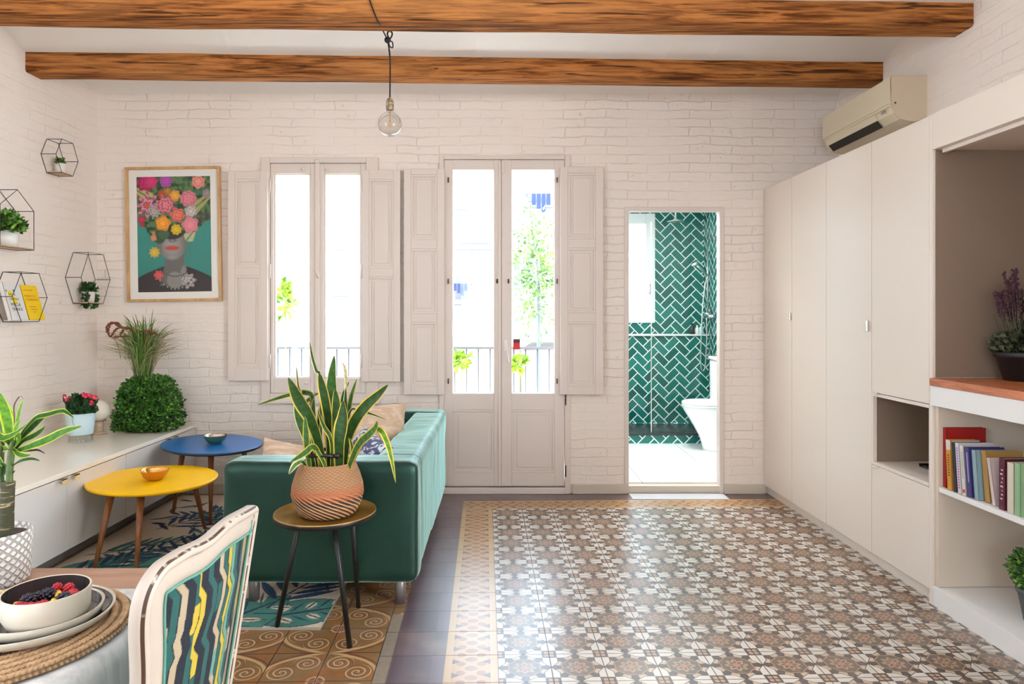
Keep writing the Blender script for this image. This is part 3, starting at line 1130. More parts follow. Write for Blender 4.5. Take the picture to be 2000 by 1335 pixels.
def F2(px, py, Y): p = at(px, py, Y); return p.x, p.z
wins = []
YF = 15.0
for (px, py, w, h) in ((668, 462, .35, .7), (668, 545, .45, .85), (896, 385, .45, .65), (928, 458, .75, .5), (912, 560, .6, .6), (1052, 372, .55, .6), (1022, 520, .5, .55), (680, 690, .5, 1.0), (560, 470, .5, 1.0), (1250, 470, .8, 1.2)):
    X0, Z0 = F2(px, py, YF)
    wins.append((X0, Z0 - h / 2, w, h, 0))
house('pale rendered apartment block across the courtyard behind the balcony', -13, 6.5, YF, 4.6, 4, m_facade, wins)
house('cream low house across the courtyard under the apartment block', -3.3, -.1, 11.5, 1.0, 3, m_facade2, [(-1.3, -.1, .6, .7, 0)])
# corrugated roof
mb = MB()
a = at(1010, 668, 10.5); b = at(1085, 625, 10.5)
mb.add([(a.x, 10, a.z), (b.x + 2, 10, b.z + 1.2), (b.x + 2, 13, b.z + 1.5), (a.x, 13, a.z + .3), (a.x, 10, a.z - .1), (b.x + 2, 10, b.z + 1.1), (b.x + 2, 13, b.z + 1.4), (a.x, 13, a.z + .2)],
       [(0, 1, 2, 3), (4, 7, 6, 5), (0, 4, 5, 1), (1, 5, 6, 2), (2, 6, 7, 3), (3, 7, 4, 0)])
sh_ = thing('corrugated_shed', 'low shed with sloping grey corrugated roof across the courtyard', 'shed', (a.x + 1.5, 11.5, -6))
mb.build('roof', m_roof, sh_)
MB().box(a.x + .1, b.x + 1.9, 10.1, 12.9, -6, a.z - .1).build('wall', m_facade2, sh_)
# laundry
for (px, py, wd, hg, lab) in ((1058, 396, .42, .40, 'blue laundry hanging high on the facade beside the upper window'), (900, 565, .30, .26, 'blue laundry hanging lower on the facade seen through the left door pane')):
    c = at(px, py, 14.7)
    t = thing('laundry', lab, 'laundry', (c.x, 14.7, c.z - hg / 2))
    MB().tube([(c.x - wd * .8, 14.72, c.z + hg / 2), (c.x + wd * .8, 14.72, c.z + hg / 2)], .008, 6).build('clothes_line', m_rail, t)
    for sx_ in (-1, 1):
        MB().tube([(c.x + sx_ * wd * .75, 14.72, c.z + hg / 2), (c.x + sx_ * wd * .75, YF, c.z + hg / 2 - .02)], .008, 6).build('bracket', m_rail, t)
    for k in range(4):
        x0 = c.x - wd / 2 + k * wd / 4
        hh = hg * (.6 + .4 * ((k * 7) % 3) / 2)
        MB().box(x0, x0 + wd / 4 * .8, 14.71, 14.73, c.z + hg / 2 - hh, c.z + hg / 2).build('garment', m_denim, t)
# tree across the yard, plants on the balcony
rnd = random.Random(3)
tc = at(1045, 535, 9.0)
tr = thing('courtyard_tree', 'leafy green tree in the courtyard behind the right door pane', 'tree', (tc.x, 9.0, -6))
mb = MB()
def fn(r):
    d = Vector((r.gauss(0, 1), r.gauss(0, 1), r.gauss(0, 1))).normalized()
    return Vector((tc.x, 9.0, tc.z)) + Vector((d.x * .42, d.y * .4, d.z * .95)) * r.uniform(.2, 1), d
leafcloud(mb, fn, 900, .07, [(.12, .22, .03), (.08, .16, .03), (.2, .3, .05)], rnd)
mb.build('foliage', m_leaf2, tr)
MB().tube([(tc.x, 9, -6), (tc.x + .05, 9, tc.z - .2), (tc.x, 9, tc.z + .5)], [.035, .025, .01], 8).build('trunk', m_rail, tr)
for (px, py, Yp, sx, sz, lab, zb) in ((556, 590, 5.55, .07, .17, 'leafy green balcony plant outside the left window pane', -.02),
                                      (900, 705, 5.5, .07, .05, 'yellow green potted flowers on the balcony floor outside left door pane', -.02),
                                      (1013, 712, 5.5, .04, .05, 'small green potted plant on the balcony outside right door pane', -.02)):
    c = at(px, py, Yp)
    t = thing('balcony_plant', lab, 'plant', (c.x, Yp, zb))
    mb = MB()
    def fn(r, c=c, sx=sx, sz=sz):
        d = Vector((r.gauss(0, 1), r.gauss(0, 1), r.gauss(0, 1) + .3)).normalized()
        return c + Vector((d.x * sx, d.y * sx, d.z * sz)) * r.uniform(.1, 1), d
    leafcloud(mb, fn, 70, .075, [(.16, .34, .02), (.3, .45, .03)], rnd)
    mb.build('foliage', m_leaf2, t)
    MB().tube([(c.x, Yp, .14), (c.x + .01, Yp, c.z)], .004, 6, col=(.3, .4, .1)).build('stem', m_leaf2, t)
    MB().lathe([(.07, 0), (.09, .17), (.08, .17), (.07, .14)], (c.x, Yp, zb)).build('pot', m_whitepot, t)

# ================================================================== BATHROOM
YW = 7.37
o = MB().box(.80, 2.35, YB + .06, 6.42, -.02, BZ0).build('floor_bathroom', m_bathfloor); o['kind'] = 'structure'
bw = MB()
qx0, qx1, qz0, qz1 = 1.0, Xpx(1279, YW), Zpx(630, YW), Zpx(417, YW)
bw.box(.8, qx0, YW, YW + .12, -.1, 2.6); bw.box(qx1, 2.3, YW, YW + .12, -.1, 2.6)
bw.box(qx0, qx1, YW, YW + .12, -.1, qz0); bw.box(qx0, qx1, YW, YW + .12, qz1, 2.6)
o = bw.build('wall_bathroom_back', m_herr_back); o['kind'] = 'structure'
o = MB().box(2.18, 2.40, YB + .06, YW, -.05, 2.6).build('wall_bathroom_right', m_herr_side); o['kind'] = 'structure'
o = MB().box(.70, .80, 5.2, YW + .12, -.1, 2.6).build('wall_bathroom_left', m_bathwhite); o['kind'] = 'structure'
o = MB().box(.70, 2.40, YB + .3, YW + .12, 2.44, 2.6).box(.8, 2.40, YB + .06, YB + .3, 2.44, 2.6).build('ceiling_bathroom', m_bathwhite); o['kind'] = 'structure'
o = MB().box(.80, 2.18, 7.20, YW, .13, Zpx(656, 7.2)).build('wall_bathroom_ledge', m_herr_back); o['kind'] = 'structure'
o = MB().box(.80, 2.18, 7.17, YW, Zpx(656, 7.17) + .002, Zpx(656, 7.17) + .018).build('trim_3', m_bathwhite, bevel=.002); o['kind'] = 'structure'
# raised shower tray
o = MB().box(.80, 2.18, 6.42, 6.50, BZ0 - .05, .142).build('wall_shower_step', m_herr_back); o['kind'] = 'structure'
tr_ = MB().box(.80, 2.18, 6.50, 7.2, BZ0 - .05, .128).box(.80, 2.18, 6.405, 6.52, .142, .163)
o = tr_.build('shower_tray', m_slab, bevel=.003); tag(o, 'black stone shower tray raised on a green tiled step', 'shower tray')
# bathroom window
w2 = struct('window_2', ((qx0 + qx1) / 2, YW, qz0))
gx1 = Xpx(1261, YW); gz0, gz1 = Zpx(612, YW), Zpx(437, YW)
mb = MB()
for (a0, a1, c0, c1) in ((qx0, qx0 + .1, qz0, qz1), (gx1, qx1, qz0, qz1), (qx0 + .1, gx1, qz0, gz0), (qx0 + .1, gx1, gz1, qz1)):
    mb.box(a0, a1, YW - .02, YW + .06, c0, c1)
f = mb.build('window_frame', m_bathwhite, w2, bevel=.006)
MB().box(qx0 + .1, gx1, YW + .02, YW + .025, gz0, gz1).build('pane', m_glass, w2)
MB().tube([(gx1 + .035, YW - .03, 1.50), (gx1 + .035, YW - .05, 1.50), (gx1 + .035, YW - .05, 1.60)], .009).build('window_handle', m_chrome, w2)
# glass shower screen
ss = thing('shower_screen', 'clear glass shower screen standing on the black tray edge', 'shower screen', (1.8, 6.46, .163))
MB().box(Xpx(1271, 6.46), 2.175, 6.456, 6.464, .163, 2.15).build('glass_panel', m_glass, ss)
MB().box(Xpx(1271, 6.46), Xpx(1272.6, 6.46), 6.453, 6.467, .163, 2.15).build('edge_trim', m_chrome, ss)
# rain shower head on its ceiling arm
c = at(1320, 433, 7.0)
t = thing('rain_shower_head', 'round chrome rain shower head hanging near the bathroom ceiling', 'shower head', c)
MB().lathe([(.001, 0), (.085, .0), (.09, .006), (.03, .018), (.012, .03), (.001, .03)], c, 32).build('spray_plate', m_chrome, t)
MB().tube([c + Vector((0, 0, .02)), Vector((c.x, c.y, 2.44))], .01).build('ceiling_arm', m_chrome, t)
# riser rail with hand shower, mixer and hose
RX, RY = 2.135, 7.08
t = thing('hand_shower', 'chrome hand shower with hose on a riser rail on green tiles', 'shower', (RX, RY, 1.1))
MB().tube([(RX, RY, 1.28), (RX, RY, 1.98)], .010).build('riser_rail', m_chrome, t)
hb = at(1383, 538, RY - .02); hd = at(1358, 515, RY - .12)
MB().tube([hb, hd], [.011, .014]).build('hose_handle', m_chrome, t)
MB().tube([hd + Vector((-.012, 0, .012)), hd + Vector((.01, .01, -.012))], [.04, .03], 16).build('spray_head', m_chrome, t)
hp = [hb, (RX - .03, RY, 1.55), (RX - .06, RY, 1.2), (RX - .07, RY, .75), (RX - .03, RY, .72), (RX - .01, RY, 1.0), (RX - .01, RY, 1.24)]
MB().tube(catmull(hp, 8), .007, 8).build('hose', m_chrome, t)
mb = MB().tube([(RX + .01, RY - .16, 1.255), (RX + .01, RY + .12, 1.255)], .022, 14)
mb.tube([(RX + .05, RY - .02, 1.255), (RX - .03, RY - .02, 1.29)], .014, 10)
mb.build('mixer_valve', m_chrome, t)
for z in (1.32, 1.94):
    MB().tube([(RX, RY, z), (2.18, RY, z)], .008, 8).build('bracket', m_chrome, t)
# toiletries on the ledge
zl = Zpx(656, 7.17) + .018
for (px, r, h, mm, lab) in ((1352, .026, .115, m_blackpot, 'dark brown shampoo bottle on the shower ledge'),
                            (1361.5, .019, .095, m_whitepot, 'slim white bottle with cap on the shower ledge, beside the brown one'),
                            (1369.5, .022, .100, m_bluepot, 'pale blue bottle on the shower ledge against the corner')):
    c = Vector((Xpx(px, 7.24), 7.24, zl))
    t = thing('toiletry_bottle', lab, 'bottle', c, 'toiletry bottles on the shower ledge')
    MB().lathe([(r * .9, 0), (r, .004), (r, h * .7), (r * .45, h * .8), (r * .45, h * .84)], c, 20).build('bottle_body', mm, t)
    MB().lathe([(r * .5, h * .84), (r * .5, h), (.001, h)], c, 16).build('cap', m_darkglaze if px < 1355 else m_whitepot, t)
# toilet seen from its side, cistern against the right wall
ty = 6.12; zf = BZ0
t = thing('toilet', 'white ceramic toilet with closed lid beside the shower step', 'toilet', (1.95, ty, zf))
def ring(cx_, w_, d_, z, n=36, sq2=.0):
    out = []
    for j in range(n):
        a = 2 * math.pi * j / n
        x_ = math.cos(a); y_ = math.sin(a)
        out.append((cx_ + w_ * x_, ty + d_ * y_, z))
    return out
def loft(rings, cap=True):
    mb = MB(); n = len(rings[0]); V = []; Fc = []
    for r_ in rings: V += r_
    for i in range(len(rings) - 1):
        for j in range(n):
            a = i * n + j; b = i * n + (j + 1) % n
            Fc.append((a, b, b + n, a + n))
    if cap:
        Fc.append(tuple(range(n))[::-1]); Fc.append(tuple((len(rings) - 1) * n + j for j in range(n)))
    mb.add(V, Fc, 0, None, True)
    return mb
# tip of bowl x=1.62, base from 1.80
rs = []
for (z, xt) in ((0, 1.805), (.03, 1.80), (.12, 1.775), (.22, 1.72), (.30, 1.67), (.36, 1.632), (.385, 1.625), (.392, 1.63)):
    xr = 2.09
    rs.append(ring((xt + xr) / 2, (xr - xt) / 2, .12 + .06 * z / .392, zf + z))
loft(rs).build('bowl', m_porcelain, t)
sx = [ring((1.615 + 2.06) / 2, (2.06 - 1.615) / 2 - e, .185 - e, zf + z) for z, e in ((.394, .008), (.398, 0), (.408, 0), (.412, .006))]
loft(sx).build('seat', m_porcelain, t)
sx = [ring((1.615 + 2.06) / 2, (2.06 - 1.615) / 2 - e, .185 - e, zf + z) for z, e in ((.414, .004), (.418, 0), (.432, .002), (.440, .012), (.443, .04))]
loft(sx).build('lid', m_porcelain, t)
MB().box(1.915, 2.175, ty - .18, ty + .18, zf + .30, zf + .80).box(1.98, 2.175, ty - .13, ty + .13, zf, zf + .32).build('cistern', m_porcelain, t, bevel=.018, seg=3)
MB().box(1.905, 2.178, ty - .19, ty + .19, zf + .80, zf + .832).build('cistern_lid', m_porcelain, t, bevel=.01, seg=3)
MB().lathe([(.022, 0), (.022, .008), (.001, .01)], (2.05, ty, zf + .832), 20).build('flush_button', m_chrome, t)

t = thing('added_lamp_body', 'added square lamp body, unseen, flush on the bathroom ceiling', 'lamp', (1.30, 5.50, 2.405))  # housing added around the unseen bathroom fill lamp
MB().box(.99, 1.61, 5.19, 5.81, 2.404, 2.438).build('added_lamp_housing', m_porcelain, t, bevel=.004)

# ================================================================== RIGHT-HAND CABINETS (slightly splayed run)
RZ = -math.atan(.0188)          # the run turns by about one degree
RO = Vector((1.878, YB, 0))
# local frame: x = into the wall, y = -s (s = distance from the window wall)
Rm = Matrix.Translation(RO) @ Matrix.Rotation(-RZ, 4, 'Z')


class RB(MB):
    """boxes given as (depth0, depth1, s0, s1, z0, z1) in the run's own frame"""
    def rbox(s, d0, d1, s0, s1, z0, z1, mi=0):
        b = MB().box(d0, d1, -s1, -s0, z0, z1)
        return s.add([Rm @ Vector(p) for p in b.v], b.f, mi)


def rp(d, s_, z): return Rm @ Vector((d, -s_, z))


TOP = 2.176
cabs = [
    ('narrow cream wardrobe in the corner by the bathroom doorway', .011, .46, 'corner'),
    ('tall cream wardrobe, second from the bathroom doorway, without a niche', .46, .912, 'mid'),
    ('tall cream wardrobe between the plain wardrobe and the one with the niche', .912, 1.385, 'third'),
]
for lab, s0, s1, kind in cabs:
    t = thing('wardrobe', lab, 'wardrobe', rp(.25, (s0 + s1) / 2, 0), 'cream wardrobes along the right wall')
    RB().rbox(.020, .50, s0 + .001, s1 - .001, .06, TOP - .002).build('carcass', m_cab, t)
    RB().rbox(.030, .50, s0 + .001, s1 - .001, 0, .06).build('toe_kick', m_cab, t)
    dr = RB().rbox(0, .019, s0 + .0022, s1 - .0022, .062, TOP).build('door', m_cab, t, bevel=.0015)
    if kind == 'corner':
        RB().rbox(-.013, .001, s1 - .020, s1 - .008, 1.245, 1.295).build('handle', m_chrome, dr, bevel=.002)
    if kind == 'third':
        RB().rbox(-.014, .001, s1 - .030, s1 - .018, 1.20, 1.255).build('handle', m_chrome, dr, bevel=.002)

t = thing('wardrobe', 'tall cream wardrobe with an open niche between its upper and lower doors', 'wardrobe', rp(.25, 1.62, 0), 'cream wardrobes along the right wall')
s0, s1 = 1.385, 1.845
sE = 1.868
z1, z2 = .870, .535
cb = RB()
cb.rbox(.020, .50, s0 + .001, s1, z1 + .022, TOP - .002); cb.rbox(.02, .50, s0 + .001, s1, .06, z2 - .022)
cb.build('carcass', m_cab, t)
nb = RB()
nb.rbox(.0, .50, s0 + .001, s0 + .016, z2 - .016, z1 + .016); nb.rbox(.0, .50, s1 - .002, s1 + .0, z2 - .016, z1 + .016)
nb.rbox(.0, .50, s0 + .016, s1, z1, z1 + .016); nb.rbox(.0, .50, s0 + .016, s1, z2 - .016, z2)
nb.build('niche_frame', m_cab, t)
RB().rbox(.018, .49, s0 + .0165, s0 + .019, z2 + .001, z1 - .001).rbox(.018, .49, s1 - .006, s1 - .0025, z2 + .001, z1 - .001).rbox(.485, .49, s0 + .017, s1 - .003, z2 + .001, z1 - .001).build('niche_lining', m_cabin, t)
u = RB().rbox(0, .019, s0 + .0022, s1 - .001, z1 + .019, TOP).build('door', m_cab, t, bevel=.0015)
RB().rbox(-.012, .004, s0 + .02, s0 + .07, z1 + .0165, z1 + .0225).build('handle', m_chrome, u)
l = RB().rbox(0, .019, s0 + .0022, s1 - .001, .062, z2 - .019).build('door', m_cab, t, bevel=.0015)
RB().rbox(-.012, .004, s0 + .02, s0 + .07, z2 - .0225, z2 - .0165).build('handle', m_chrome, l)
RB().rbox(.0, .50, s1 + .001, sE, 0.0, TOP).build('end_panel', m_cab, t, bevel=.001)
RB().rbox(.030, .50, s0 + .001, s1, 0, .06).build('toe_kick', m_cab, t)
# dark slab lying in the niche
t = thing('dark_tray', 'flat dark tray lying in the wardrobe niche', 'tray', rp(.3, 1.7, z2))
RB().rbox(.16, .44, 1.52, 1.835, z2 + .001, z2 + .010).build('tray_base', m_slab, t, bevel=.003)
RB().rbox(.16, .44, 1.52, 1.528, z2 + .010, z2 + .016).rbox(.16, .44, 1.828, 1.835, z2 + .010, z2 + .016).build('rim', m_slab, t)

# shelving bay (continues past the frame)
t = thing('shelving_unit', 'tall cream and white open shelving unit beside the niche wardrobe', 'shelving unit', rp(.25, 2.5, 0))
sS, sF = sE + .002, 3.3
RB().rbox(.0, .50, sS, sF, 2.020, TOP + .004).build('overhead_box', m_cab, t, bevel=.001)
RB().rbox(.03, .048, sS + .02, sF, 2.002, 2.019).build('valance', m_cab, t)
RB().rbox(.012, .50, sS, sS + .004, 1.011, 2.018).build('side_lining', m_cabin, t)
RB().rbox(.495, .50, sS + .005, sF, .088, 2.018).build('back_panel', m_cabin, t)
RB().rbox(.010, .494, sS, sS + .022, .088, .883).build('side_panel', m_bayshade, t, bevel=.001)
RB().rbox(.0, .494, sS, sF, .0, .086).build('bottom_plinth', m_shelfwhite, t, bevel=.001)
RB().rbox(.012, .492, sS + .024, sF, .508, .530).build('shelf', m_shelfwhite, t, bevel=.001)
RB().rbox(.012, .492, sF, sF + .02, .0, 2.02).build('side_panel', m_shelfwhite, t)
RB().rbox(-.012, .495, sS + .001, sF, .888, .974).build('apron', m_shelfwhite, t, bevel=.001)
RB().rbox(-.016, .495, sS + .001, sF, .975, 1.008).build('wooden_counter', m_counter, t, bevel=.002)

# air conditioner on the right wall above the wardrobes
t = thing('air_conditioner', 'aged cream wall air conditioner mounted above the wardrobes', 'air conditioner', (2.3, 4.29, 2.40))
ac0, ac1 = 3.885, 4.70
prof = [(XR, 2.40), (2.34, 2.385), (2.27, 2.40), (2.235, 2.435), (2.222, 2.47), (2.212, 2.475), (2.212, 2.632), (2.22, 2.645), (XR, 2.645)]
MB().prism(prof, 'y', ac0 + .012, ac1 - .012).build('housing', m_ac, t, bevel=.003)
for y0, y1 in ((ac0, ac0 + .012), (ac1 - .012, ac1)):
    MB().prism([(XR, 2.398), (2.338, 2.383), (2.268, 2.398), (2.236, 2.43), (2.222, 2.47), (2.2165, 2.63), (2.224, 2.643), (XR, 2.647)], 'y', y0, y1).build('end_cap', m_acd, t, bevel=.002)
MB().box(2.206, 2.213, ac0 + .004, ac1 - .004, 2.486, 2.636).build('front_panel', m_ac, t, bevel=.002)
MB().prism([(2.262, 2.3955), (2.230, 2.434), (2.226, 2.431), (2.258, 2.392)], 'y', ac0 + .17, ac1 - .05).build('air_outlet_slot', m_gap, t)
MB().prism([(2.232, 2.437), (2.219, 2.472), (2.216, 2.470), (2.229, 2.434)], 'y', ac0 + .17, ac1 - .05).build('louvre', m_ac, t)
MB().box(2.213, 2.218, ac0 + .06, ac0 + .10, 2.452, 2.466).build('display', m_plinth, t)
for yy in (ac0 + .002,):
    MB().ball((2.24, ac0 - .0, 2.49), .006, 8, 6).build('screw_cap', m_dkmetal, t)

# ---- books on the shelf (spines toward the room, leaning to the back)
zs = .531
books = [  # s position, thickness, height, depth, colour, lean, label, spine offset
    (1.905, .022, .262, .175, (.35, .008, .008), .00, 'tall dark red book against the end panel, tallest on the shelf', .030, None),
    (1.950, .030, .215, .13, (.62, .28, .02), .07, 'orange and white paperback in front of the tall red book', .022, 'cover'),
    (1.986, .020, .210, .14, (.015, .012, .03), .08, 'thin black book behind the two white paperbacks', .022, None),
    (2.012, .022, .212, .150, (.66, .60, .66), .10, 'white paperback with pink lettering beside the black book', .022, 'pink'),
    (2.040, .022, .206, .150, (.64, .62, .56), .11, 'white paperback with a small red mark low on its spine', .022, 'red'),
    (2.072, .028, .205, .150, (.045, .035, .16), .11, 'dark purple blue book beside the white paperbacks', .022, 'spine'),
    (2.108, .024, .200, .145, (.25, .37, .41), .11, 'pale grey blue book between the purple and ochre books', .026, None),
    (2.150, .030, .205, .15, (.38, .22, .06), .13, 'ochre brown hardback leaning beside the grey blue book', .040, None),
    (2.190, .018, .185, .12, (.62, .50, .48), .20, 'slim pale pink book, strongly leaning beside the ochre hardback', .036, None),
    (2.245, .030, .200, .14, (.10, .012, .03), .0, 'dark red and black book with white script before the cream book', .026, 'script'),
    (2.288, .034, .192, .14, (.60, .54, .44), .0, 'cream book between the dark red and the green books', .026, None),
    (2.322, .030, .198, .14, (.24, .40, .22), .0, 'green book nearest the edge of the picture on the shelf', .026, None),
]
for (s_, th_, hh, dd, c, lean, lab, off, deco) in books:
    t = thing('book', lab, 'book', rp(off + dd / 2, s_, zs), 'books on the white shelf')
    pg = tuple(v * .3 + .5 for v in c)
    def bk(mb, d0, d1, a0, a1, z0, z1, col):
        b = MB().box(d0, d1, -a1, -a0, z0, z1)
        V = []
        ln = lean * .9
        piv = -(s_ + th_ / 2)
        for p in b.v:
            # rotate about the near-bottom edge so the top moves back (toward the window wall)
            y = p[1] - piv; z = p[2]
            y2 = y * math.cos(ln) + z * math.sin(ln); z2_ = -y * math.sin(ln) + z * math.cos(ln)
            V.append(Rm @ Vector((p[0], y2 + piv, z2_ + zs + th_ * math.sin(ln))))
        mb.add(V, b.f, 0, col)
        return mb
    mb = MB()
    bk(mb, off, off + dd, s_ - th_ / 2, s_ - th_ / 2 + .0025, 0, hh, c)
    bk(mb, off, off + dd, s_ + th_ / 2 - .0025, s_ + th_ / 2, 0, hh, c)
    bk(mb, off, off + .0025, s_ - th_ / 2, s_ + th_ / 2, 0, hh, c)
    mb.build('cover', m_paint, t)
    mb = MB(); bk(mb, off + .0026, off + dd - .003, s_ - th_ / 2 + .0026, s_ + th_ / 2 - .0026, .002, hh - .003, (.66, .60, .50)); mb.build('pages', m_paint, t)
    mb = MB()
    if deco == 'cover':
        q_ = MB(); bk(q_, off + .006, off + dd - .002, s_ + th_ / 2, s_ + th_ / 2 + .0008, hh * .70, hh * .985, (.55, .53, .58)); q_.build('cover_print', m_paint, t)
        q_ = MB(); bk(q_, off + .006, off + dd - .002, s_ + th_ / 2, s_ + th_ / 2 + .0008, .012, hh * .33, (.52, .52, .52)); q_.build('cover_print', m_paint, t)
        bk(mb, off - .0006, off, s_ - th_ / 2 + .003, s_ + th_ / 2, hh * .8, hh * .99, (.62, .60, .62))
        for k in range(9):
            bk(mb, off - .0008, off, s_ - .006, s_ + .006, hh * (.28 + .05 * k), hh * (.305 + .05 * k), (.12, .04, .01))
    elif deco == 'pink':
        for k in range(16):
            bk(mb, off - .0006, off, s_ - .004, s_ + .004, hh * (.10 + .052 * k), hh * (.135 + .052 * k), (.45, .12, .28) if k < 8 else (.2, .2, .4))
    elif deco == 'red':
        bk(mb, off - .0006, off, s_ - .006, s_ + .006, hh * .05, hh * .12, (.55, .02, .02))
        for k in range(12):
            bk(mb, off - .0006, off, s_ - .003, s_ + .003, hh * (.34 + .045 * k), hh * (.365 + .045 * k), (.25, .28, .25))
    elif deco == 'spine':
        for a0, a1 in ((.3, .9),):
            bk(mb, off - .0006, off, s_ - .003, s_ + .004, hh * a0, hh * a1, (.30, .28, .5))
    elif deco == 'script':
        for k in range(8):
            bk(mb, off - .0006, off, s_ - .009 + .004 * (k % 3), s_ + .002 + .003 * (k % 2), hh * (.2 + .08 * k), hh * (.225 + .08 * k), (.6, .55, .55))
    if mb.f: mb.build('spine_print', m_paint, t)
    if deco == 'cover':
        mm = mat('ink', (.02, .02, .02), .6)
        p = rp(off + .028, s_ + th_ / 2 + .0012, zs + .012)
        text('cover_letter', 'R', .075, mm, t, p, Matrix.Rotation(R(90), 3, 'X').to_quaternion())

# ---- lavender in a black pot on the counter, small green plant in the lower bay
def rootpot(name, lab, c, m, prof, soilr, soilz, cat='potted plant', group=None):
    t = thing(name, lab, cat, c, group)
    MB().lathe(prof, c, 40).build('pot', m, t)
    MB().lathe([(.001, soilz), (soilr, soilz)], c, 24, cap=False).build('soil', m_soil, t)
    return t


c = Vector((2.225, 2.90, 1.009))
t = rootpot('potted_lavender', 'dried purple lavender in a square black pot on the wooden counter', c, m_blackpot,
            [(.001, 0), (.078, 0), (.105, .098), (.114, .100), (.114, .122), (.106, .122), (.10, .10), (.001, .099)], .104, .112)
mb = MB(); mf = MB(); rnd = random.Random(8)
for k in range(46):
    a = rnd.uniform(0, 6.28); r0 = rnd.uniform(0, .07)
    b = c + Vector((math.cos(a) * r0, math.sin(a) * r0, .112))
    hgt = rnd.uniform(.16, .37)
    tip = b + Vector((math.cos(a) * rnd.uniform(.0, .07), math.sin(a) * rnd.uniform(0, .06), hgt))
    mid_ = (b + tip) / 2 + Vector((rnd.uniform(-.012, .012), rnd.uniform(-.012, .012), 0))
    P = catmull([b, mid_, tip], 5)
    mb.tube(P, .0012, 4, col=(.09, .085, .045))
    if hgt > .2:
        for i in range(22):
            q = P[-1].lerp(P[5], i / 21 * .75)
            mf.ball(q + Vector((rnd.uniform(-.005, .005), rnd.uniform(-.005, .005), 0)), .0045, 5, 4, col=(.04 + rnd.random() * .03, .012, .03))
for px, py, px2, py2 in ((1972, 640, 1944, 570), (1978, 640, 1958, 566), (1984, 640, 1961, 532), (1990, 640, 1978, 527), (1992, 640, 1984, 525), (1985, 640, 1975, 552)):
    b, tip = at(px, py, 2.86), at(px2, py2, 2.86)
    P = catmull([c + Vector((0, -.02, .11)), b, (b + tip) / 2 + Vector((.006, 0, 0)), tip], 5)
    mb.tube(P, .0013, 4, col=(.09, .085, .045))
    for i in range(34):
        q = P[-1].lerp(P[8], i / 33 * .9)
        mf.ball(q + Vector((rnd.uniform(-.006, .006), rnd.uniform(-.006, .006), 0)), .0055 * (1 - i / 70), 5, 4, col=(.045 + rnd.random() * .03, .012, .03))
mb.build('stems', m_leaf2, t, fixn=False); mf.build('flower_spikes', m_leaf2, t, fixn=False)
mb = MB()
def fn(r):
    a = r.uniform(0, 6.28); q = r.uniform(0, .12)
    return c + Vector((math.cos(a) * q, math.sin(a) * q, .12 + r.uniform(0, .10) * (1.2 - q * 6))), Vector((math.cos(a), math.sin(a), .8)).normalized()
leafcloud(mb, fn, 900, .03, [(.05, .065, .03), (.08, .09, .045), (.03, .04, .02)], rnd)
mb.build('foliage', m_leaf2, t, fixn=False)

c = Vector((2.105, 2.67, .087))
t = rootpot('potted_shrub', 'small round green shrub in a slate grey pot in the lowest bay', c, m_greypot,
            [(.001, 0), (.052, 0), (.072, .110), (.078, .112), (.078, .13), (.070, .13), (.066, .112), (.001, .112)], .07, .12)
mb = MB()
def fn(r):
    d = Vector((r.gauss(0, 1), r.gauss(0, 1), r.gauss(0, 1))).normalized()
    return c + Vector((0, 0, .20)) + Vector((d.x * .098, d.y * .098, d.z * .085)) * r.uniform(.55, 1), d
leafcloud(mb, fn, 1500, .022, [(.10, .24, .03), (.06, .17, .03), (.2, .38, .07), (.03, .09, .02)], rnd)
mb.build('foliage', m_leaf2, t, fixn=False)

# ================================================================== LEFT SIDEBOARD
SX = -2.19
SB = [('white two-door sideboard unit under the trailing grass planter by the window wall', 3.98, 4.885, [(3.98, 4.51), (4.51, 4.885)], 4.51),
      ('white two-door sideboard unit next to the yellow coffee table', 2.90, 3.98, [(2.90, 3.44), (3.44, 3.98)], 3.44),
      ('white two-door sideboard unit hidden behind the dining table plant', 1.82, 2.90, [(1.82, 2.36), (2.36, 2.90)], 2.36)]
for lab, y0, y1, doors, hs in SB:
    t = thing('sideboard', lab, 'sideboard', (-2.55, (y0 + y1) / 2, 0), 'white sideboard units along the left wall')
    MB().box(XL + .003, SX - .018, y0 + .001, y1 - .001, .10, .474).build('carcass', m_sidewhite, t)
    MB().box(XL + .003, -2.305, y0 + .001, y1 - .001, 0, .10).build('plinth', m_plinth, t)
    for (a, b) in doors:
        d = MB().box(SX - .0175, SX, a + .0025, b - .0025, .10, .470).build('door', m_sidewhite, t, bevel=.0015)
        hy = b - .05 if abs(b - hs) < .01 else a + .05
        mb = MB().box(SX, SX + .022, hy - .020, hy + .020, .4665, .4705)
        mb.box(SX + .018, SX + .022, hy - .020, hy + .020, .450, .4705)
        mb.build('handle', m_chrome, d)
o = MB().box(XL + .003, SX + .004, 1.82, 4.895, .476, .500).build('sideboard_worktop', m_sidetop, bevel=.002)
tag(o, 'long glossy cream worktop running over the white sideboard units', 'worktop')
ZT = .501
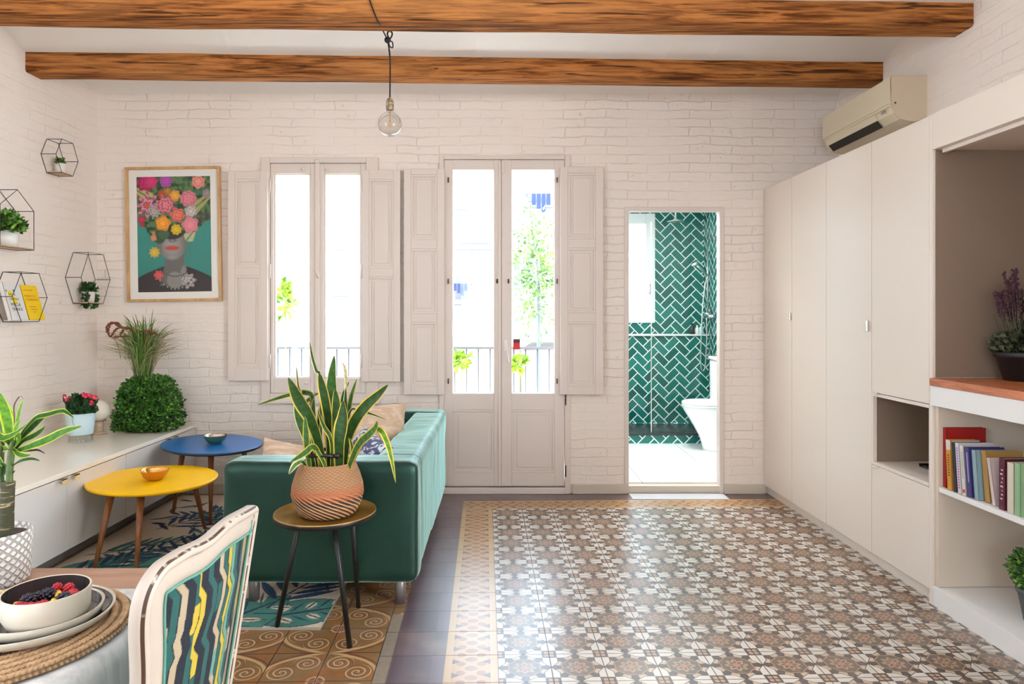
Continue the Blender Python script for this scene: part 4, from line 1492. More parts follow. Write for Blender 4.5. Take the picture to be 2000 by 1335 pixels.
# hedge-like planter with ornamental grass
c = Vector((-2.388, 4.635, ZT))
t = thing('grass_planter', 'tall ornamental grass in a planter wrapped in green leaves on the worktop corner', 'potted plant', c)
MB().box(c.x - .13, c.x + .13, c.y - .10, c.y + .10, ZT, ZT + .28).build('pot', m_blackpot, t, bevel=.02)
rnd = random.Random(21)
mb = MB()
def fn(r):
    f = r.random()
    hx, hy, hz = .176, .125, .335
    if f < .5: p = Vector((r.uniform(-1, 1), -1, r.uniform(0, 1))); d = Vector((0, -1, 0))
    elif f < .72: p = Vector((r.choice((-1, 1)), r.uniform(-1, 1), r.uniform(0, 1))); d = Vector((p.x, 0, 0))
    elif f < .9: p = Vector((r.uniform(-1, 1), r.uniform(-1, 1), 1)); d = Vector((0, 0, 1))
    else: p = Vector((r.uniform(-1, 1), 1, r.uniform(0, 1))); d = Vector((0, 1, 0))
    tap = 1 - .24 * p.z ** 2 - .10 * max(0, p.z - .85) * 6
    bul = 1 + .08 * mnoise.noise((p.x * 2, p.z * 3, f * 2))
    q = Vector((p.x * hx * tap * bul, p.y * hy * tap * bul, .012 + p.z * hz * (1 - .05 * abs(p.x))))
    return c + q * 1.0 + d * r.uniform(-.02, .008), d
def fn2(r):
    p, d = fn(r)
    return p, d
leafcloud(mb, fn2, 5200, .026, [(.05, .17, .018), (.09, .27, .03), (.15, .38, .045), (.02, .07, .01), (.04, .12, .015)], rnd)
mb.v = [(p[0], p[1], max(p[2], ZT + .001)) for p in mb.v]
mb.build('foliage', m_leaf2, t, fixn=False)
mb = MB()
base = c + Vector((-.05, 0, .31))
for k in range(300):
    a = rnd.uniform(0, 6.28); q = rnd.uniform(0, .055)
    b = base + Vector((math.cos(a) * q, math.sin(a) * q * .6, rnd.uniform(-.03, .03)))
    spread = rnd.uniform(-1, 1); sy = rnd.uniform(-.6, .5)
    L = rnd.uniform(.30, .52) * (1 - .25 * abs(spread))
    w1_ = spread * .12; w2 = spread * rnd.uniform(.20, .30)
    if b.x + w2 < XL + .03: w2 = XL + .05 - b.x; w1_ = w2 * .4
    P = [b, b + Vector((w1_ * .45, sy * .04, L * .5)), b + Vector((w1_, sy * .08, L * .8)), b + Vector((w2, min(sy * .16, .16), L * rnd.uniform(.86, 1.0)))]
    g = rnd.choice([(.10, .20, .03), (.16, .26, .06), (.05, .12, .02), (.28, .30, .12), (.25, .10, .06)] if k % 6 == 0 else [(.10, .20, .03), (.16, .26, .06), (.05, .12, .02)])
    if abs(spread) > .6: g = (.30, .27, .16)
    leaf(mb, P, rnd.uniform(.004, .009) * (.6 if abs(spread) > .6 else 1), inner=g, edge=None, per=4, base=.9)
mb.build('grass_blades', m_leaf, t, fixn=False)
mb = MB()
for arc in ([(236, 700), (228, 668), (214, 655), (208, 640), (218, 630), (232, 636)], [(245, 700), (243, 655), (232, 632), (217, 632), (211, 646)], [(250, 700), (252, 650), (243, 640), (228, 642), (217, 656)],
            [(262, 700), (262, 660), (258, 644), (246, 640), (236, 652)], [(254, 700), (252, 660), (240, 657), (224, 658)], [(264, 700), (265, 662), (272, 648), (290, 646), (306, 653)]):
    P = catmull([at(x_, y_, 4.60) for x_, y_ in arc], 6)
    n = len(P)
    for i, p in enumerate(P):
        if i < n * .35: continue
        for j in range(5):
            mb.ball(p + Vector((rnd.uniform(-.004, .004), rnd.uniform(-.004, .004), rnd.uniform(-.004, .004))), .0055, 5, 4, col=(.16 + rnd.random() * .1, .045, .02))
    mb.tube(P, .002, 5, col=(.12, .14, .04))
mb.build('seed_heads', m_leaf2, t, fixn=False)

# globe lamp
c = Vector((-2.648, 4.49, ZT))
t = thing('table_lamp', 'small table lamp with round frosted globe and wooden base', 'lamp', c)
MB().lathe([(.001, 0), (.048, 0), (.050, .006), (.046, .012), (.018, .018), (.001, .018)], c, 32).build('lamp_foot', m_lampwood, t)
MB().lathe([(.024, .012), (.026, .016), (.026, .088), (.022, .092), (.001, .092)], c, 28).build('stem', m_lampwood, t)
MB().ball(c + Vector((0, 0, .152)), .066, 28, 18).build('globe', m_globe, t)
mb = MB()
for dz in (.006, .085):
    pts = [c + Vector((math.cos(a) * .062 - .02, math.sin(a) * .05, dz)) for a in np.linspace(0, 6.283, 20)[:-1]]
    mb.tube(pts, .0018, 5, closed=True)
mb.tube([c + Vector((-.082, 0, .006)), c + Vector((-.082, 0, .085))], .0018, 5)
mb.build('wire_loop', m_black, t)

# carnations in pale blue pot with clear stand
c = Vector((-2.600, 4.215, ZT))
t = thing('potted_carnations', 'pink carnations in a pale blue pot on clear legs', 'potted plant', c)
MB().lathe([(.001, .046), (.066, .046), (.070, .050), (.083, .178), (.079, .178), (.074, .15), (.001, .15)], c, 40).build('pot', m_bluepot, t)
cl = MB().lathe([(.0665, 0), (.0665, .046), (.064, .046), (.064, 0)], c, 32, cap=False)
cl.build('clear_stand', m_glass, t)
MB().lathe([(.001, .160), (.075, .160)], c, 24, cap=False).build('soil', m_soil, t)
mb = MB(); mf = MB()
def fn(r):
    a = r.uniform(0, 6.28); q = r.uniform(0, .075)
    return c + Vector((math.cos(a) * q, math.sin(a) * q * .7, .165 + r.uniform(0, .11) * (1 - q * 5) + .0)), Vector((math.cos(a) * .5, math.sin(a) * .5, 1)).normalized()
leafcloud(mb, fn, 520, .045, [(.03, .10, .03), (.05, .16, .04), (.015, .05, .015)], rnd)
for (px, py) in ((127, 772), (136, 778), (140, 796), (170, 772), (178, 772), (187, 775), (180, 786), (166, 770), (131, 780)):
    p = at(px, py, c.y - .03)
    mb.tube(catmull([c + Vector((rnd.uniform(-.03, .03), 0, .165)), (c + p) / 2 + Vector((0, 0, .09)), p], 4), .0015, 5, col=(.05, .14, .04))
    for k in range(26):
        a = rnd.uniform(0, 6.28); d = Vector((math.cos(a), -.6 + rnd.uniform(-.3, .3), math.sin(a) * .8)).normalized()
        s_ = .016 if px > 160 else .012
        w = d.cross(Vector((rnd.uniform(-1, 1), rnd.uniform(-1, 1), rnd.uniform(-1, 1)))).normalized() * s_ * .45
        mf.add([p, p + d * s_ + w, p + d * s_ * 1.15, p + d * s_ - w], [(0, 1, 2), (0, 2, 3)], 0, rnd.choice([(.85, .06, .16), (.75, .04, .10), (.9, .18, .26)]))
mb.build('foliage', m_leaf2, t, fixn=False); mf.build('blossoms', m_leaf2, t, fixn=False)
MB().tube(catmull([c + Vector((.0, -.078, .172)), c + Vector((.005, -.088, .15)), c + Vector((.012, -.09, .12)), c + Vector((.02, -.09, .105))], 5), .0016, 5).build('hanging_tendril', m_plinth, t)

# ================================================================== WIRE SHELVES ON THE LEFT WALL
def wire_shelf(lab, poly, depth, boards, tilt=0):
    """poly: outline points (y, z) on the wall; prism of wires standing off by depth"""
    ys = [p[0] for p in poly]; zs_ = [p[1] for p in poly]
    t = thing('wire_wall_shelf', lab, 'wall shelf', (XL + .004, sum(ys) / len(ys), min(zs_)), 'geometric wire shelves on the left wall')
    x0, x1 = XL + .004, XL + .004 + depth
    r = .0021
    A = [(x0, y, z) for y, z in poly]; B = [(x1, y, z) for y, z in poly]
    MB().tube(A, r, 6, closed=True).build('back_frame', m_black, t)
    MB().tube(B, r, 6, closed=True).build('front_frame', m_black, t)
    mb = MB()
    for a, b in zip(A, B): mb.tube([a, b], r, 6)
    mb.build('cross_wires', m_black, t)
    if boards:
        (ya, yb2, zb, mm) = boards
        MB().box(x0 + .002, x1 - .003, ya, yb2, zb + .0025, zb + .009).build('shelf_board', mm, t)
    return t


def hexa(yc, zc, w, h): return [(yc - w / 2, zc), (yc - w / 4, zc + h / 2), (yc + w / 4, zc + h / 2), (yc + w / 2, zc), (yc + w / 4, zc - h / 2), (yc - w / 4, zc - h / 2)]


wire_shelf('small black wire hexagon shelf, the highest on the left wall', hexa(4.41, 2.295, .225, .215), .095, (4.36, 4.46, 2.1875, m_shelfwood))
wire_shelf('black wire hexagon shelf with trailing plant beside the framed poster', hexa(4.705, 1.53, .335, .345), .105, (4.622, 4.788, 1.3575, m_shelfwood))
wire_shelf('house shaped black wire shelf holding the leafy potted plant', [(3.80, 1.668), (4.075, 1.668), (4.075, 1.90), (3.937, 2.005), (3.80, 1.90)], .108, (3.802, 4.073, 1.668, m_shelfwood))
wire_shelf('black wire hexagon shelf holding two books', hexa(4.045, 1.388, .30, .290), .108, (3.972, 4.118, 1.243, m_shelfwhite))

def small_pot(lab, c, r, h, n, size, cols, drape=0, spread=1.5, up=.5, name='potted_plant', seed=1):
    t = thing(name, lab, 'potted plant', c)
    MB().lathe([(.001, 0), (r * .86, 0), (r, h), (r * .93, h), (r * .9, h * .9), (.001, h * .9)], c, 32).build('pot', m_whitepot, t)
    MB().lathe([(.001, h * .93), (r * .91, h * .93)], c, 20, cap=False).build('soil', m_soil, t)
    rnd = random.Random(seed)
    mb = MB()
    def fn(q):
        d = Vector((q.gauss(0, 1), q.gauss(0, 1), abs(q.gauss(0, 1)) * up * 2)).normalized()
        p = c + Vector((0, 0, h)) + Vector((d.x * r * spread * .62, d.y * r * spread, d.z * r * spread)) * q.uniform(.3, 1)
        if drape and q.random() < .45:
            s = q.choice((-1, 1)); p = c + Vector((q.uniform(-.3, .6) * r, s * r * q.uniform(1.02, 1.45), h - q.random() ** .8 * drape))
            d = Vector((.3, s * .4, -.6)).normalized()
        p.x = max(p.x, XL + .012)
        return p, d
    leafcloud(mb, fn, n, size, cols, rnd)
    mb.v = [(max(p[0], XL + .004), p[1], p[2]) for p in mb.v]
    mb.build('foliage', m_leaf2, t, fixn=False)
    return t


cx = XL + .004 + .054
small_pot('small white pot with green plant in the highest wire shelf', Vector((cx, 4.405, 2.1975)), .034, .058, 140, .02, [(.06, .13, .02), (.10, .2, .03)], spread=1.0, seed=3)
small_pot('white pot with trailing dark green plant in the hexagon shelf beside the poster', Vector((cx, 4.705, 1.367)), .040, .072, 420, .026, [(.015, .06, .015), (.03, .11, .02), (.05, .16, .03)], drape=.10, spread=1.6, seed=4)
small_pot('white pot with bushy green plant in the house shaped wire shelf', Vector((cx, 3.942, 1.678)), .052, .090, 760, .032, [(.06, .17, .02), (.13, .30, .03), (.22, .42, .06), (.02, .07, .01)], spread=2.1, up=.55, seed=5)

# two books leaning in the lower wire shelf, covers facing the camera and the room
def lean_book(lab, name, corner, w, h, th_, col, yaw, lean, decor):
    t = thing(name, lab, 'book', corner, 'books in the wire hexagon shelf')
    t.rotation_euler = (0, 0, yaw)
    Mx = Matrix.Translation(corner) @ Matrix.Rotation(yaw, 4, 'Z') @ Matrix.Rotation(-lean, 4, 'X')
    def lb(mb, x0, x1, y0, y1, z0, z1, c_):
        b = MB().box(x0, x1, y0, y1, z0, z1); mb.add([Mx @ Vector(p) for p in b.v], b.f, 0, c_); return mb
    mb = MB(); lb(mb, 0, w, 0, .002, 0, h, col); lb(mb, 0, w, th_ - .002, th_, 0, h, col); lb(mb, 0, .002, 0, th_, 0, h, col)
    mb.build('cover', m_paint, t)
    mb = MB(); lb(mb, .0025, w - .003, .0022, th_ - .0022, .002, h - .002, (.62, .58, .50)); mb.build('pages', m_paint, t)
    decor(t, Mx, lb)
    return t


inkb = mat('ink', (.02, .02, .02), .6)
inkr = mat('red_ink', (.55, .12, .01), .6)
def cover_text(t, Mx, body, size, x, z, m, sx=1.0):
    q = (Mx.to_3x3() @ Matrix.Rotation(R(90), 3, 'X')).to_quaternion()
    text('cover_lettering', body, size, m, t, Mx @ Vector((x, -.0006, z)), q, ext=.0002, sx=sx)
def dec_white(t, Mx, lb):
    mb = MB(); pts = []
    n = 24; cx_, cz_, rr_ = .040, .158, .019
    V = [Mx @ Vector((cx_ + rr_ * math.cos(i * 2 * math.pi / n), -.0004, cz_ + rr_ * math.sin(i * 2 * math.pi / n))) for i in range(n)]
    mb.add(V, [tuple(range(n))], 0, (.85, .62, .0))
    V = [Mx @ Vector((.062 + .022 * math.cos(i * 2 * math.pi / n), -.0003, .118 + .022 * math.sin(i * 2 * math.pi / n))) for i in range(n)]
    mb.add(V, [tuple(range(n))], 0, (.85, .62, .0))
    V = [Mx @ Vector((.075 + .008 * math.cos(i * 2 * math.pi / n), -.0004, .176 + .008 * math.sin(i * 2 * math.pi / n))) for i in range(n)]
    mb.add(V, [tuple(range(n))], 0, (.05, .07, .25))
    V = [Mx @ Vector((.014 + .007 * math.cos(i * 2 * math.pi / n), -.0004, .175 + .007 * math.sin(i * 2 * math.pi / n))) for i in range(n)]
    mb.add(V, [tuple(range(n))], 0, (.3, .18, .15))
    mb.build('cover_print', m_paint, t, fixn=False)
    cover_text(t, Mx, 'NON', .022, .026, .146, inkb)
    cover_text(t, Mx, 'OBVIOUS', .018, .022, .120, inkb)
    cover_text(t, Mx, 'MEGA', .030, .022, .082, inkb)
    cover_text(t, Mx, 'TRENDS', .026, .022, .056, inkb, .9)
def dec_yellow(t, Mx, lb):
    cover_text(t, Mx, 'DON A. MOORE', .011, .016, .180, inkr)
    cover_text(t, Mx, 'PERFECTLY', .020, .014, .140, inkr)
    cover_text(t, Mx, 'CONFIDENT', .020, .014, .118, inkr)
    mb = MB()
    for z, x0, x1 in ((.078, .03, .09), (.062, .04, .10), (.046, .05, .085)):
        for k in range(int((x1 - x0) / .006)):
            lb(mb, x0 + k * .006, x0 + k * .006 + .004, -.0004, 0, z, z + .005, (.55, .16, .01))
    mb.build('cover_print', m_paint, t)


lean_book('white paperback with yellow circles and black lettering in the wire shelf', 'book', Vector((XL + .105, 3.905, 1.254)), .135, .225, .026, (.72, .71, .70), R(90), R(15), dec_white)
lean_book('bright yellow paperback with red lettering in the wire shelf', 'book', Vector((XL + .107, 4.046, 1.254)), .140, .215, .014, (.86, .58, .0), R(90), R(16), dec_yellow)

# ================================================================== FRAMED POSTER
def poster():
    cx_, cz_ = Xpx(340, 4.88), Zpx(457, 4.88)
    t = thing('framed_poster', 'oak framed poster of a grey portrait crowned with bright flowers on teal', 'poster', (cx_, 4.885, Zpx(590, 4.88)))
    rot = Matrix.Translation((cx_, 0, cz_)) @ Matrix.Rotation(R(-.9), 4, 'Y')
    W2, H2 = Xpx(432, 4.88) - Xpx(245, 4.88), Zpx(324, 4.88) - Zpx(590, 4.88)
    hw, hh = W2 / 2 - .004, H2 / 2 - .006
    def rb(x0, x1, y0, y1, z0, z1):
        b = MB().box(x0, x1, y0, y1, z0, z1); return [rot @ Vector(p) for p in b.v], b.f
    mb = MB(); fw = .019
    for a in ((-hw, hw, 4.865, 4.893, hh - fw, hh), (-hw, hw, 4.865, 4.893, -hh, -hh + fw), (-hw, -hw + fw, 4.865, 4.893, -hh + fw, hh - fw), (hw - fw, hw, 4.865, 4.893, -hh + fw, hh - fw)):
        v, f = rb(*a); mb.add(v, f)
    mb.build('picture_frame', m_framewood, t, bevel=.0015)
    v, f = rb(-hw + fw, hw - fw, 4.882, 4.892, -hh + fw, hh - fw)
    MB().add(v, f).build('mat_board', m_whitepot, t)
    # printed picture rasterised as a fine coloured grid
    NX, NZ = 210, 325
    px0, px1 = -.263, .263
    pz0, pz1 = -.412, .412
    U, Vv = np.meshgrid(np.linspace(0, 1, NX), np.linspace(0, 1, NZ))      # V up
    y = 1 - Vv                                                              # from the top
    asp = (pz1 - pz0) / (px1 - px0)
    rng = np.random.default_rng(4)
    img = np.zeros((NZ, NX, 3)); img[:] = (.035, .24, .21)
    img *= (1 - .25 * (y[..., None] - .5))
    def noise2(sc_, seed):
        r_ = np.random.default_rng(seed); g = r_.random((sc_ + 2, int(sc_ / 1.5) + 2))
        yy = y * sc_; xx = U * (sc_ / 1.5)
        y0 = yy.astype(int).clip(0, g.shape[0] - 2); x0 = xx.astype(int).clip(0, g.shape[1] - 2); fy = yy - y0; fx = xx - x0
        fy = fy * fy * (3 - 2 * fy); fx = fx * fx * (3 - 2 * fx)
        return (g[y0, x0] * (1 - fx) + g[y0, x0 + 1] * fx) * (1 - fy) + (g[y0 + 1, x0] * (1 - fx) + g[y0 + 1, x0 + 1] * fx) * fy
    n1, n2, n3 = noise2(14, 1), noise2(40, 2), noise2(90, 3)
    def ell(cx, cy, rx, ry, a=0):
        dx = U - cx; dy = (y - cy) * asp
        c_, s_ = math.cos(a), math.sin(a)
        return np.sqrt(((dx * c_ + dy * s_) / rx) ** 2 + ((-dx * s_ + dy * c_) / (ry)) ** 2)
    def paint(mask, col, k=1.0):
        m_ = np.clip(mask, 0, 1)[..., None] * k
        img[:] = img * (1 - m_) + np.array(col) * m_
    def soft(d, e=.04): return np.clip((1 - d) / e, 0, 1)
    grey = lambda v: (v, v * .97, v * .93)
    # shoulders and coat
    sh = (y - .80 + .22 * np.exp(-((U - .5) / .22) ** 2) + .0)
    paint((np.clip((y - (.755 + .30 * (np.abs(U - .5) / .5) ** 1.5 * .38)) / .01, 0, 1)), (.035, .028, .03))
    # neck
    paint(soft(np.maximum(np.abs(U - .5) / (.135 + .12 * np.clip(y - .74, 0, 1) ** 1.2 * 4), np.abs(y - .80) / .15), .06), grey(.13))
    paint(soft(ell(.50, .90, .12, .13), .2), grey(.24))
    paint(soft(ell(.62, .82, .05, .10, .3), .5), grey(.30), .6)
    # face
    paint(soft(ell(.47, .56, .205, .27), .06), grey(.20))
    paint(soft(ell(.47, .60, .15, .20), .6), grey(.33), .8)
    paint(soft(ell(.30, .60, .05, .2), .8), grey(.10), .5)
    paint(soft(ell(.65, .60, .04, .2), .8), grey(.12), .5)
    # nose & lips
    paint(soft(ell(.478, .555, .075, .030), .4), grey(.11), .8)
    paint(soft(ell(.475, .525, .028, .07), .6), grey(.42), .7)
    paint(soft(ell(.47, .620, .105, .036), .12), (.50, .085, .07))
    paint(soft(ell(.47, .621, .095, .006), .5), (.20, .02, .02), .8)
    paint(soft(ell(.47, .700, .09, .03), .8), grey(.40), .4)
    # hair edge
    paint(soft(ell(.47, .36, .26, .30), .05), (.03, .03, .03))
    # leaves mass
    wob = .05 * (n1 - .5)
    mass = np.clip((.47 - y + .16 * (n1 - .5) - .55 * np.maximum(0, np.abs(U - .5) - .30)) / .01, 0, 1)
    paint(mass, (.04, .10, .045))
    m2 = mass * (n2 > .55)
    paint(m2, (.10, .20, .07), .8)
    paint(mass * (n2 < .3), (.012, .035, .02), .8)
    paint(soft(ell(.30, .52, .09, .10), .1), (.035, .075, .035))
    paint(soft(ell(.36, .50, .08, .07), .1), (.05, .11, .05))
    # fern fronds
    def frond(x0, y0, ang, L, col, n=12):
        for i in range(n):
            tt = i / n
            bx_ = x0 + math.cos(ang) * L * tt; by_ = y0 + math.sin(ang) * L * tt / asp
            for s_ in (-1, 1):
                a2 = ang + s_ * .9
                w_ = .055 * (1 - tt * .6)
                paint(soft(ell(bx_ + math.cos(a2) * w_, by_ + math.sin(a2) * w_ / asp, w_, .010, a2), .3), col)
    frond(.22, .20, -2.6, .26, (.45, .42, .14))
    frond(.74, .30, -.7, .33, (.45, .42, .16))
    frond(.66, .56, -.9, .16, (.52, .50, .24), 7)
    frond(.80, .38, -.35, .22, (.10, .05, .06), 5)
    frond(.78, .10, .3, .22, (.05, .16, .10))
    def flower(cx, cy, r, c1, c2, petals=7, rag=.12, star=0, seed=0):
        dx = U - cx; dy = (y - cy) * asp
        d = np.sqrt(dx * dx + dy * dy) / r; a = np.arctan2(dy, dx)
        edge = 1 + rag * np.sin(a * petals + seed) + (.35 * np.cos(a * petals) - .2 if star else 0)
        m_ = np.clip((edge - d) / .08, 0, 1)
        ringp = .5 + .5 * np.sin(d * 14 + 1.6 * np.sin(a * petals * .7 + seed) + seed)
        k = (ringp * .75 + n3 * .25)[..., None]
        colr = np.array(c1) * k + np.array(c2) * (1 - k)
        colr = colr * (1.05 - .35 * d[..., None].clip(0, 1))
        mm_ = m_[..., None]
        img[:] = img * (1 - mm_) + colr * mm_
    pk = (.80, .30, .34); pk2 = (.60, .12, .18); mg = (.62, .02, .16); sal = (.85, .25, .18); wh = (.75, .66, .66)
    flower(.12, .05, .12, mg, (.35, .01, .08), 6, .15, seed=1); flower(.20, .04, .09, (.7, .05, .2), mg, 6, .12, seed=2)
    flower(.40, .04, .085, (.55, .10, .50), (.32, .05, .33), 5, seed=3)
    flower(.84, .05, .095, (.85, .42, .32), (.7, .15, .12), 6, seed=4)
    flower(.95, .15, .06, (.40, .30, .32), (.25, .2, .2), 6, seed=4)
    flower(.34, .155, .06, (.55, .10, .03), (.35, .05, .02), 7, .2, seed=5); flower(.42, .125, .05, (.7, .32, .03), (.3, .1, .02), 7, .25, seed=6)
    flower(.52, .165, .075, (.88, .50, .06), (.75, .28, .02), 6, seed=7)
    flower(.70, .195, .115, pk, pk2, 9, .06, seed=8)
    flower(.14, .245, .17, (.72, .36, .48), (.45, .02, .12), 8, 0, 1, seed=9); flower(.13, .245, .05, (.5, .02, .1), (.6, .2, .05), 8, seed=2)
    flower(.24, .30, .09, (.60, .50, .52), (.2, .22, .18), 9, .25, seed=10)
    flower(.39, .245, .125, pk, (.50, .06, .12), 8, .2, seed=11)
    flower(.73, .305, .085, wh, (.35, .32, .33), 6, .1, seed=12)
    flower(.55, .335, .10, sal, (.68, .10, .08), 6, seed=13)
    flower(.06, .37, .055, (.65, .05, .12), (.4, .02, .06), 5, seed=14); flower(.07, .41, .04, (.5, .05, .1), (.3, .02, .05), 5, seed=14)
    flower(.35, .405, .105, (.88, .22, .02), (.85, .48, .04), 5, .1, seed=15)
    flower(.53, .46, .075, (.85, .62, .03), (.6, .36, .01), 8, .1, seed=16)
    flower(.72, .42, .115, pk, (.75, .22, .28), 5, .12, seed=17)
    flower(.22, .53, .045, (.75, .38, .22), (.5, .15, .05), 4, seed=18); flower(.22, .49, .03, (.1, .2, .05), (.7, .3, .1), 4)
    flower(.23, .655, .072, (.80, .62, .12), (.5, .35, .03), 9, seed=19)
    flower(.28, .855, .065, (.82, .16, .16), (.5, .05, .06), 6, seed=20)
    flower(.68, .905, .10, (.62, .58, .56), (.22, .2, .2), 7, .2, seed=21)
    # necklace beads and earring
    for i in range(22):
        tt = i / 21; bx_ = .34 + .34 * tt; by_ = .835 + .030 * math.sin(math.pi * tt)
        paint(soft(ell(bx_, by_, .010, .012), .3), grey(.04 if i % 2 else .16))
    for i in range(26):
        tt = i / 25; bx_ = .30 + .42 * tt; by_ = .90 + .075 * math.sin(math.pi * tt) ** .8
        paint(soft(ell(bx_, by_, .013, .016), .3), grey(.05 if i % 3 else .3))
    for i in range(5): paint(soft(ell(.715, .60 + i * .018, .010, .012), .3), grey(.12))
    xs_ = px0 + (px1 - px0) * U; zs_ = pz0 + (pz1 - pz0) * Vv
    V = [rot @ Vector((a, 4.8810, b)) for a, b in zip(xs_.ravel().tolist(), zs_.ravel().tolist())]
    idx = np.arange(NX * NZ).reshape(NZ, NX)
    Fq = np.stack([idx[:-1, :-1], idx[:-1, 1:], idx[1:, 1:], idx[1:, :-1]], -1).reshape(-1, 4).tolist()
    mb = MB(); mb.add(V, Fq, 0, [tuple(c_) for c_ in img.reshape(-1, 3).tolist()])
    mb.build('print', m_paint, t, fixn=False)


poster()

# ================================================================== RUG
def rug():
    x0, x1, y0, y1 = -2.26, -.742, 2.79, 4.80
    NX, NY = 300, 400
    U, Vv = np.meshgrid(np.linspace(0, 1, NX), np.linspace(0, 1, NY))
    Xw = x0 + (x1 - x0) * U; Yw = y0 + (y1 - y0) * Vv
    cream = np.array((.68, .55, .43)); teal = np.array((.055, .20, .165)); teal2 = np.array((.12, .30, .24)); navy = np.array((.012, .028, .07)); blue = np.array((.02, .08, .17))
    img = np.zeros((NY, NX, 3)); img[:] = cream
    def ell(cx, cy, rx, ry, a):
        dx = Xw - cx; dy = Yw - cy; c_, s_ = math.cos(a), math.sin(a)
        return np.sqrt(((dx * c_ + dy * s_) / rx) ** 2 + ((-dx * s_ + dy * c_) / ry) ** 2)
    def paint(m_, col): img[:] = np.where(m_[..., None], col, img)
    def blade(cx, cy, L, w, a, fill):
        d = ell(cx, cy, L, w, a)
        # pointed lens
        dx = (Xw - cx) * math.cos(a) + (Yw - cy) * math.sin(a); dy = -(Xw - cx) * math.sin(a) + (Yw - cy) * math.cos(a)
        lens = np.abs(dy) / w + (dx / L) ** 2
        paint(lens < 1.0, navy)
        if w > .012: paint(lens < 1 - .006 / w, fill)
        paint((np.abs(dy) < .003) & (np.abs(dx) < L * .8) & (w > .02), navy)
    def frond(x, y, a, L, n=9, l=.20, w=.020, fill=teal, curl=.0):
        px, py = x, y
        for i in range(n):
            t = i / n; st = L / n
            aa = a + curl * t
            nx, ny = px + math.cos(aa) * st, py + math.sin(aa) * st
            dd = np.hypot(Xw - (px + nx) / 2, Yw - (py + ny) / 2)
            blade((px + nx) / 2, (py + ny) / 2, st * .75, .006, aa, navy)
            for s_ in (-1, 1):
                b = aa + s_ * (.85 - .25 * t); ll = l * (1 - .45 * t)
                blade(nx + math.cos(b) * ll * .55, ny + math.sin(b) * ll * .55, ll * .5, w * (1 - .3 * t), b, fill)
            px, py = nx, ny
    def monstera(x, y, a, r, fill):
        blade(x, y, r * 1.25, r * .72, a, fill)
        for k in range(5):
            for s_ in (-1, 1):
                t = -.6 + .3 * k
                cx = x + math.cos(a) * r * t; cy = y + math.sin(a) * r * t
                b = a + s_ * .9
                ex, ey = cx + math.cos(b) * r * .38, cy + math.sin(b) * r * .38
                dx = (Xw - ex) * math.cos(b) + (Yw - ey) * math.sin(b); dy = -(Xw - ex) * math.sin(b) + (Yw - ey) * math.cos(b)
                if (k + s_) % 2: paint(np.abs(dy) / .02 + (dx / (r * .22)) ** 2 < 1, cream)
                blade(ex, ey, r * .30, .005, b, navy)
        blade(x, y, r * 1.2, .008, a, navy)
    monstera(-1.95, 3.38, .5, .34, teal); monstera(-1.55, 3.20, 2.4, .26, teal2); monstera(-.86, 2.93, .35, .19, teal)
    monstera(-1.15, 2.86, .9, .25, teal); monstera(-1.20, 3.9, 1.3, .25, teal); monstera(-1.1, 4.5, 2.6, .26, teal2)
    monstera(-2.05, 2.95, .2, .25, teal2); monstera(-.92, 3.6, 1.9, .2, teal2)
    frond(-1.45, 3.22, 1.15, .62, 10, .24, .020, teal, .5); frond(-2.20, 3.62, .35, .60, 9, .24, .022, teal, .3)
    frond(-1.35, 4.45, 3.5, .70, 10, .22, .018, blue, -.4); frond(-2.05, 4.05, .9, .6, 9, .2, .016, blue, .3)
    frond(-1.02, 2.98, 1.3, .55, 8, .26, .022, blue, -.5); frond(-1.7, 2.82, 2.5, .5, 8, .2, .02, teal2, .3)
    frond(-1.55, 4.05, 1.3, .6, 9, .2, .013, navy, .5); frond(-.80, 3.15, 1.9, .6, 8, .22, .02, teal, .3)
    frond(-1.75, 3.55, 1.5, .6, 9, .24, .012, navy, -.6); frond(-1.1, 4.15, 1.9, .5, 8, .2, .014, navy, .3)
    r_ = np.random.default_rng(3)
    frond(-1.95, 4.1, .1, .6, 9, .2, .014, teal, .5); frond(-1.9, 4.45, -.4, .7, 10, .2, .014, navy, .4); frond(-1.75, 3.75, .9, .5, 9, .18, .012, navy, -.3); frond(-1.5, 4.7, 3.9, .5, 8, .2, .02, teal2, .3)
    frond(-2.15, 3.3, .9, .5, 8, .2, .016, navy, .2); frond(-1.6, 3.0, .6, .5, 8, .2, .014, navy, .6)
    for _ in range(60):
        blade(r_.uniform(x0 + .1, x1 - .1), r_.uniform(y0 + .6, y1 - .1), r_.uniform(.05, .10), r_.uniform(.010, .020), r_.uniform(0, 3.1), [teal, blue, navy][_ % 3])
    img *= (.92 + .12 * r_.random((NY, NX, 1)))
    V = np.stack([Xw, Yw, np.full_like(Xw, .0125)], -1).reshape(-1, 3)
    # scalloped, trimmed near-right corner
    V = [tuple(p) for p in V.tolist()]
    idx = np.arange(NX * NY).reshape(NY, NX)
    Fq = np.stack([idx[:-1, :-1], idx[:-1, 1:], idx[1:, 1:], idx[1:, :-1]], -1).reshape(-1, 4).tolist()
    mb = MB(); mb.add(V, Fq, 0, [tuple(c_) for c_ in img.reshape(-1, 3).tolist()])
    # rim
    ring_ = [(x0, y0), (x1, y0), (x1, y1), (x0, y1)]
    for i in range(4):
        a, b = ring_[i], ring_[(i + 1) % 4]
        mb.add([(a[0], a[1], .001), (b[0], b[1], .001), (b[0], b[1], .0125), (a[0], a[1], .0125)], [(0, 1, 2, 3)], 0, (.3, .3, .25))
    mb.add([(x0, y0, .001), (x1, y0, .001), (x1, y1, .001), (x0, y1, .001)], [(3, 2, 1, 0)], 0, (.3, .3, .25))
    o = mb.build('area_rug', m_rugm, fixn=False)
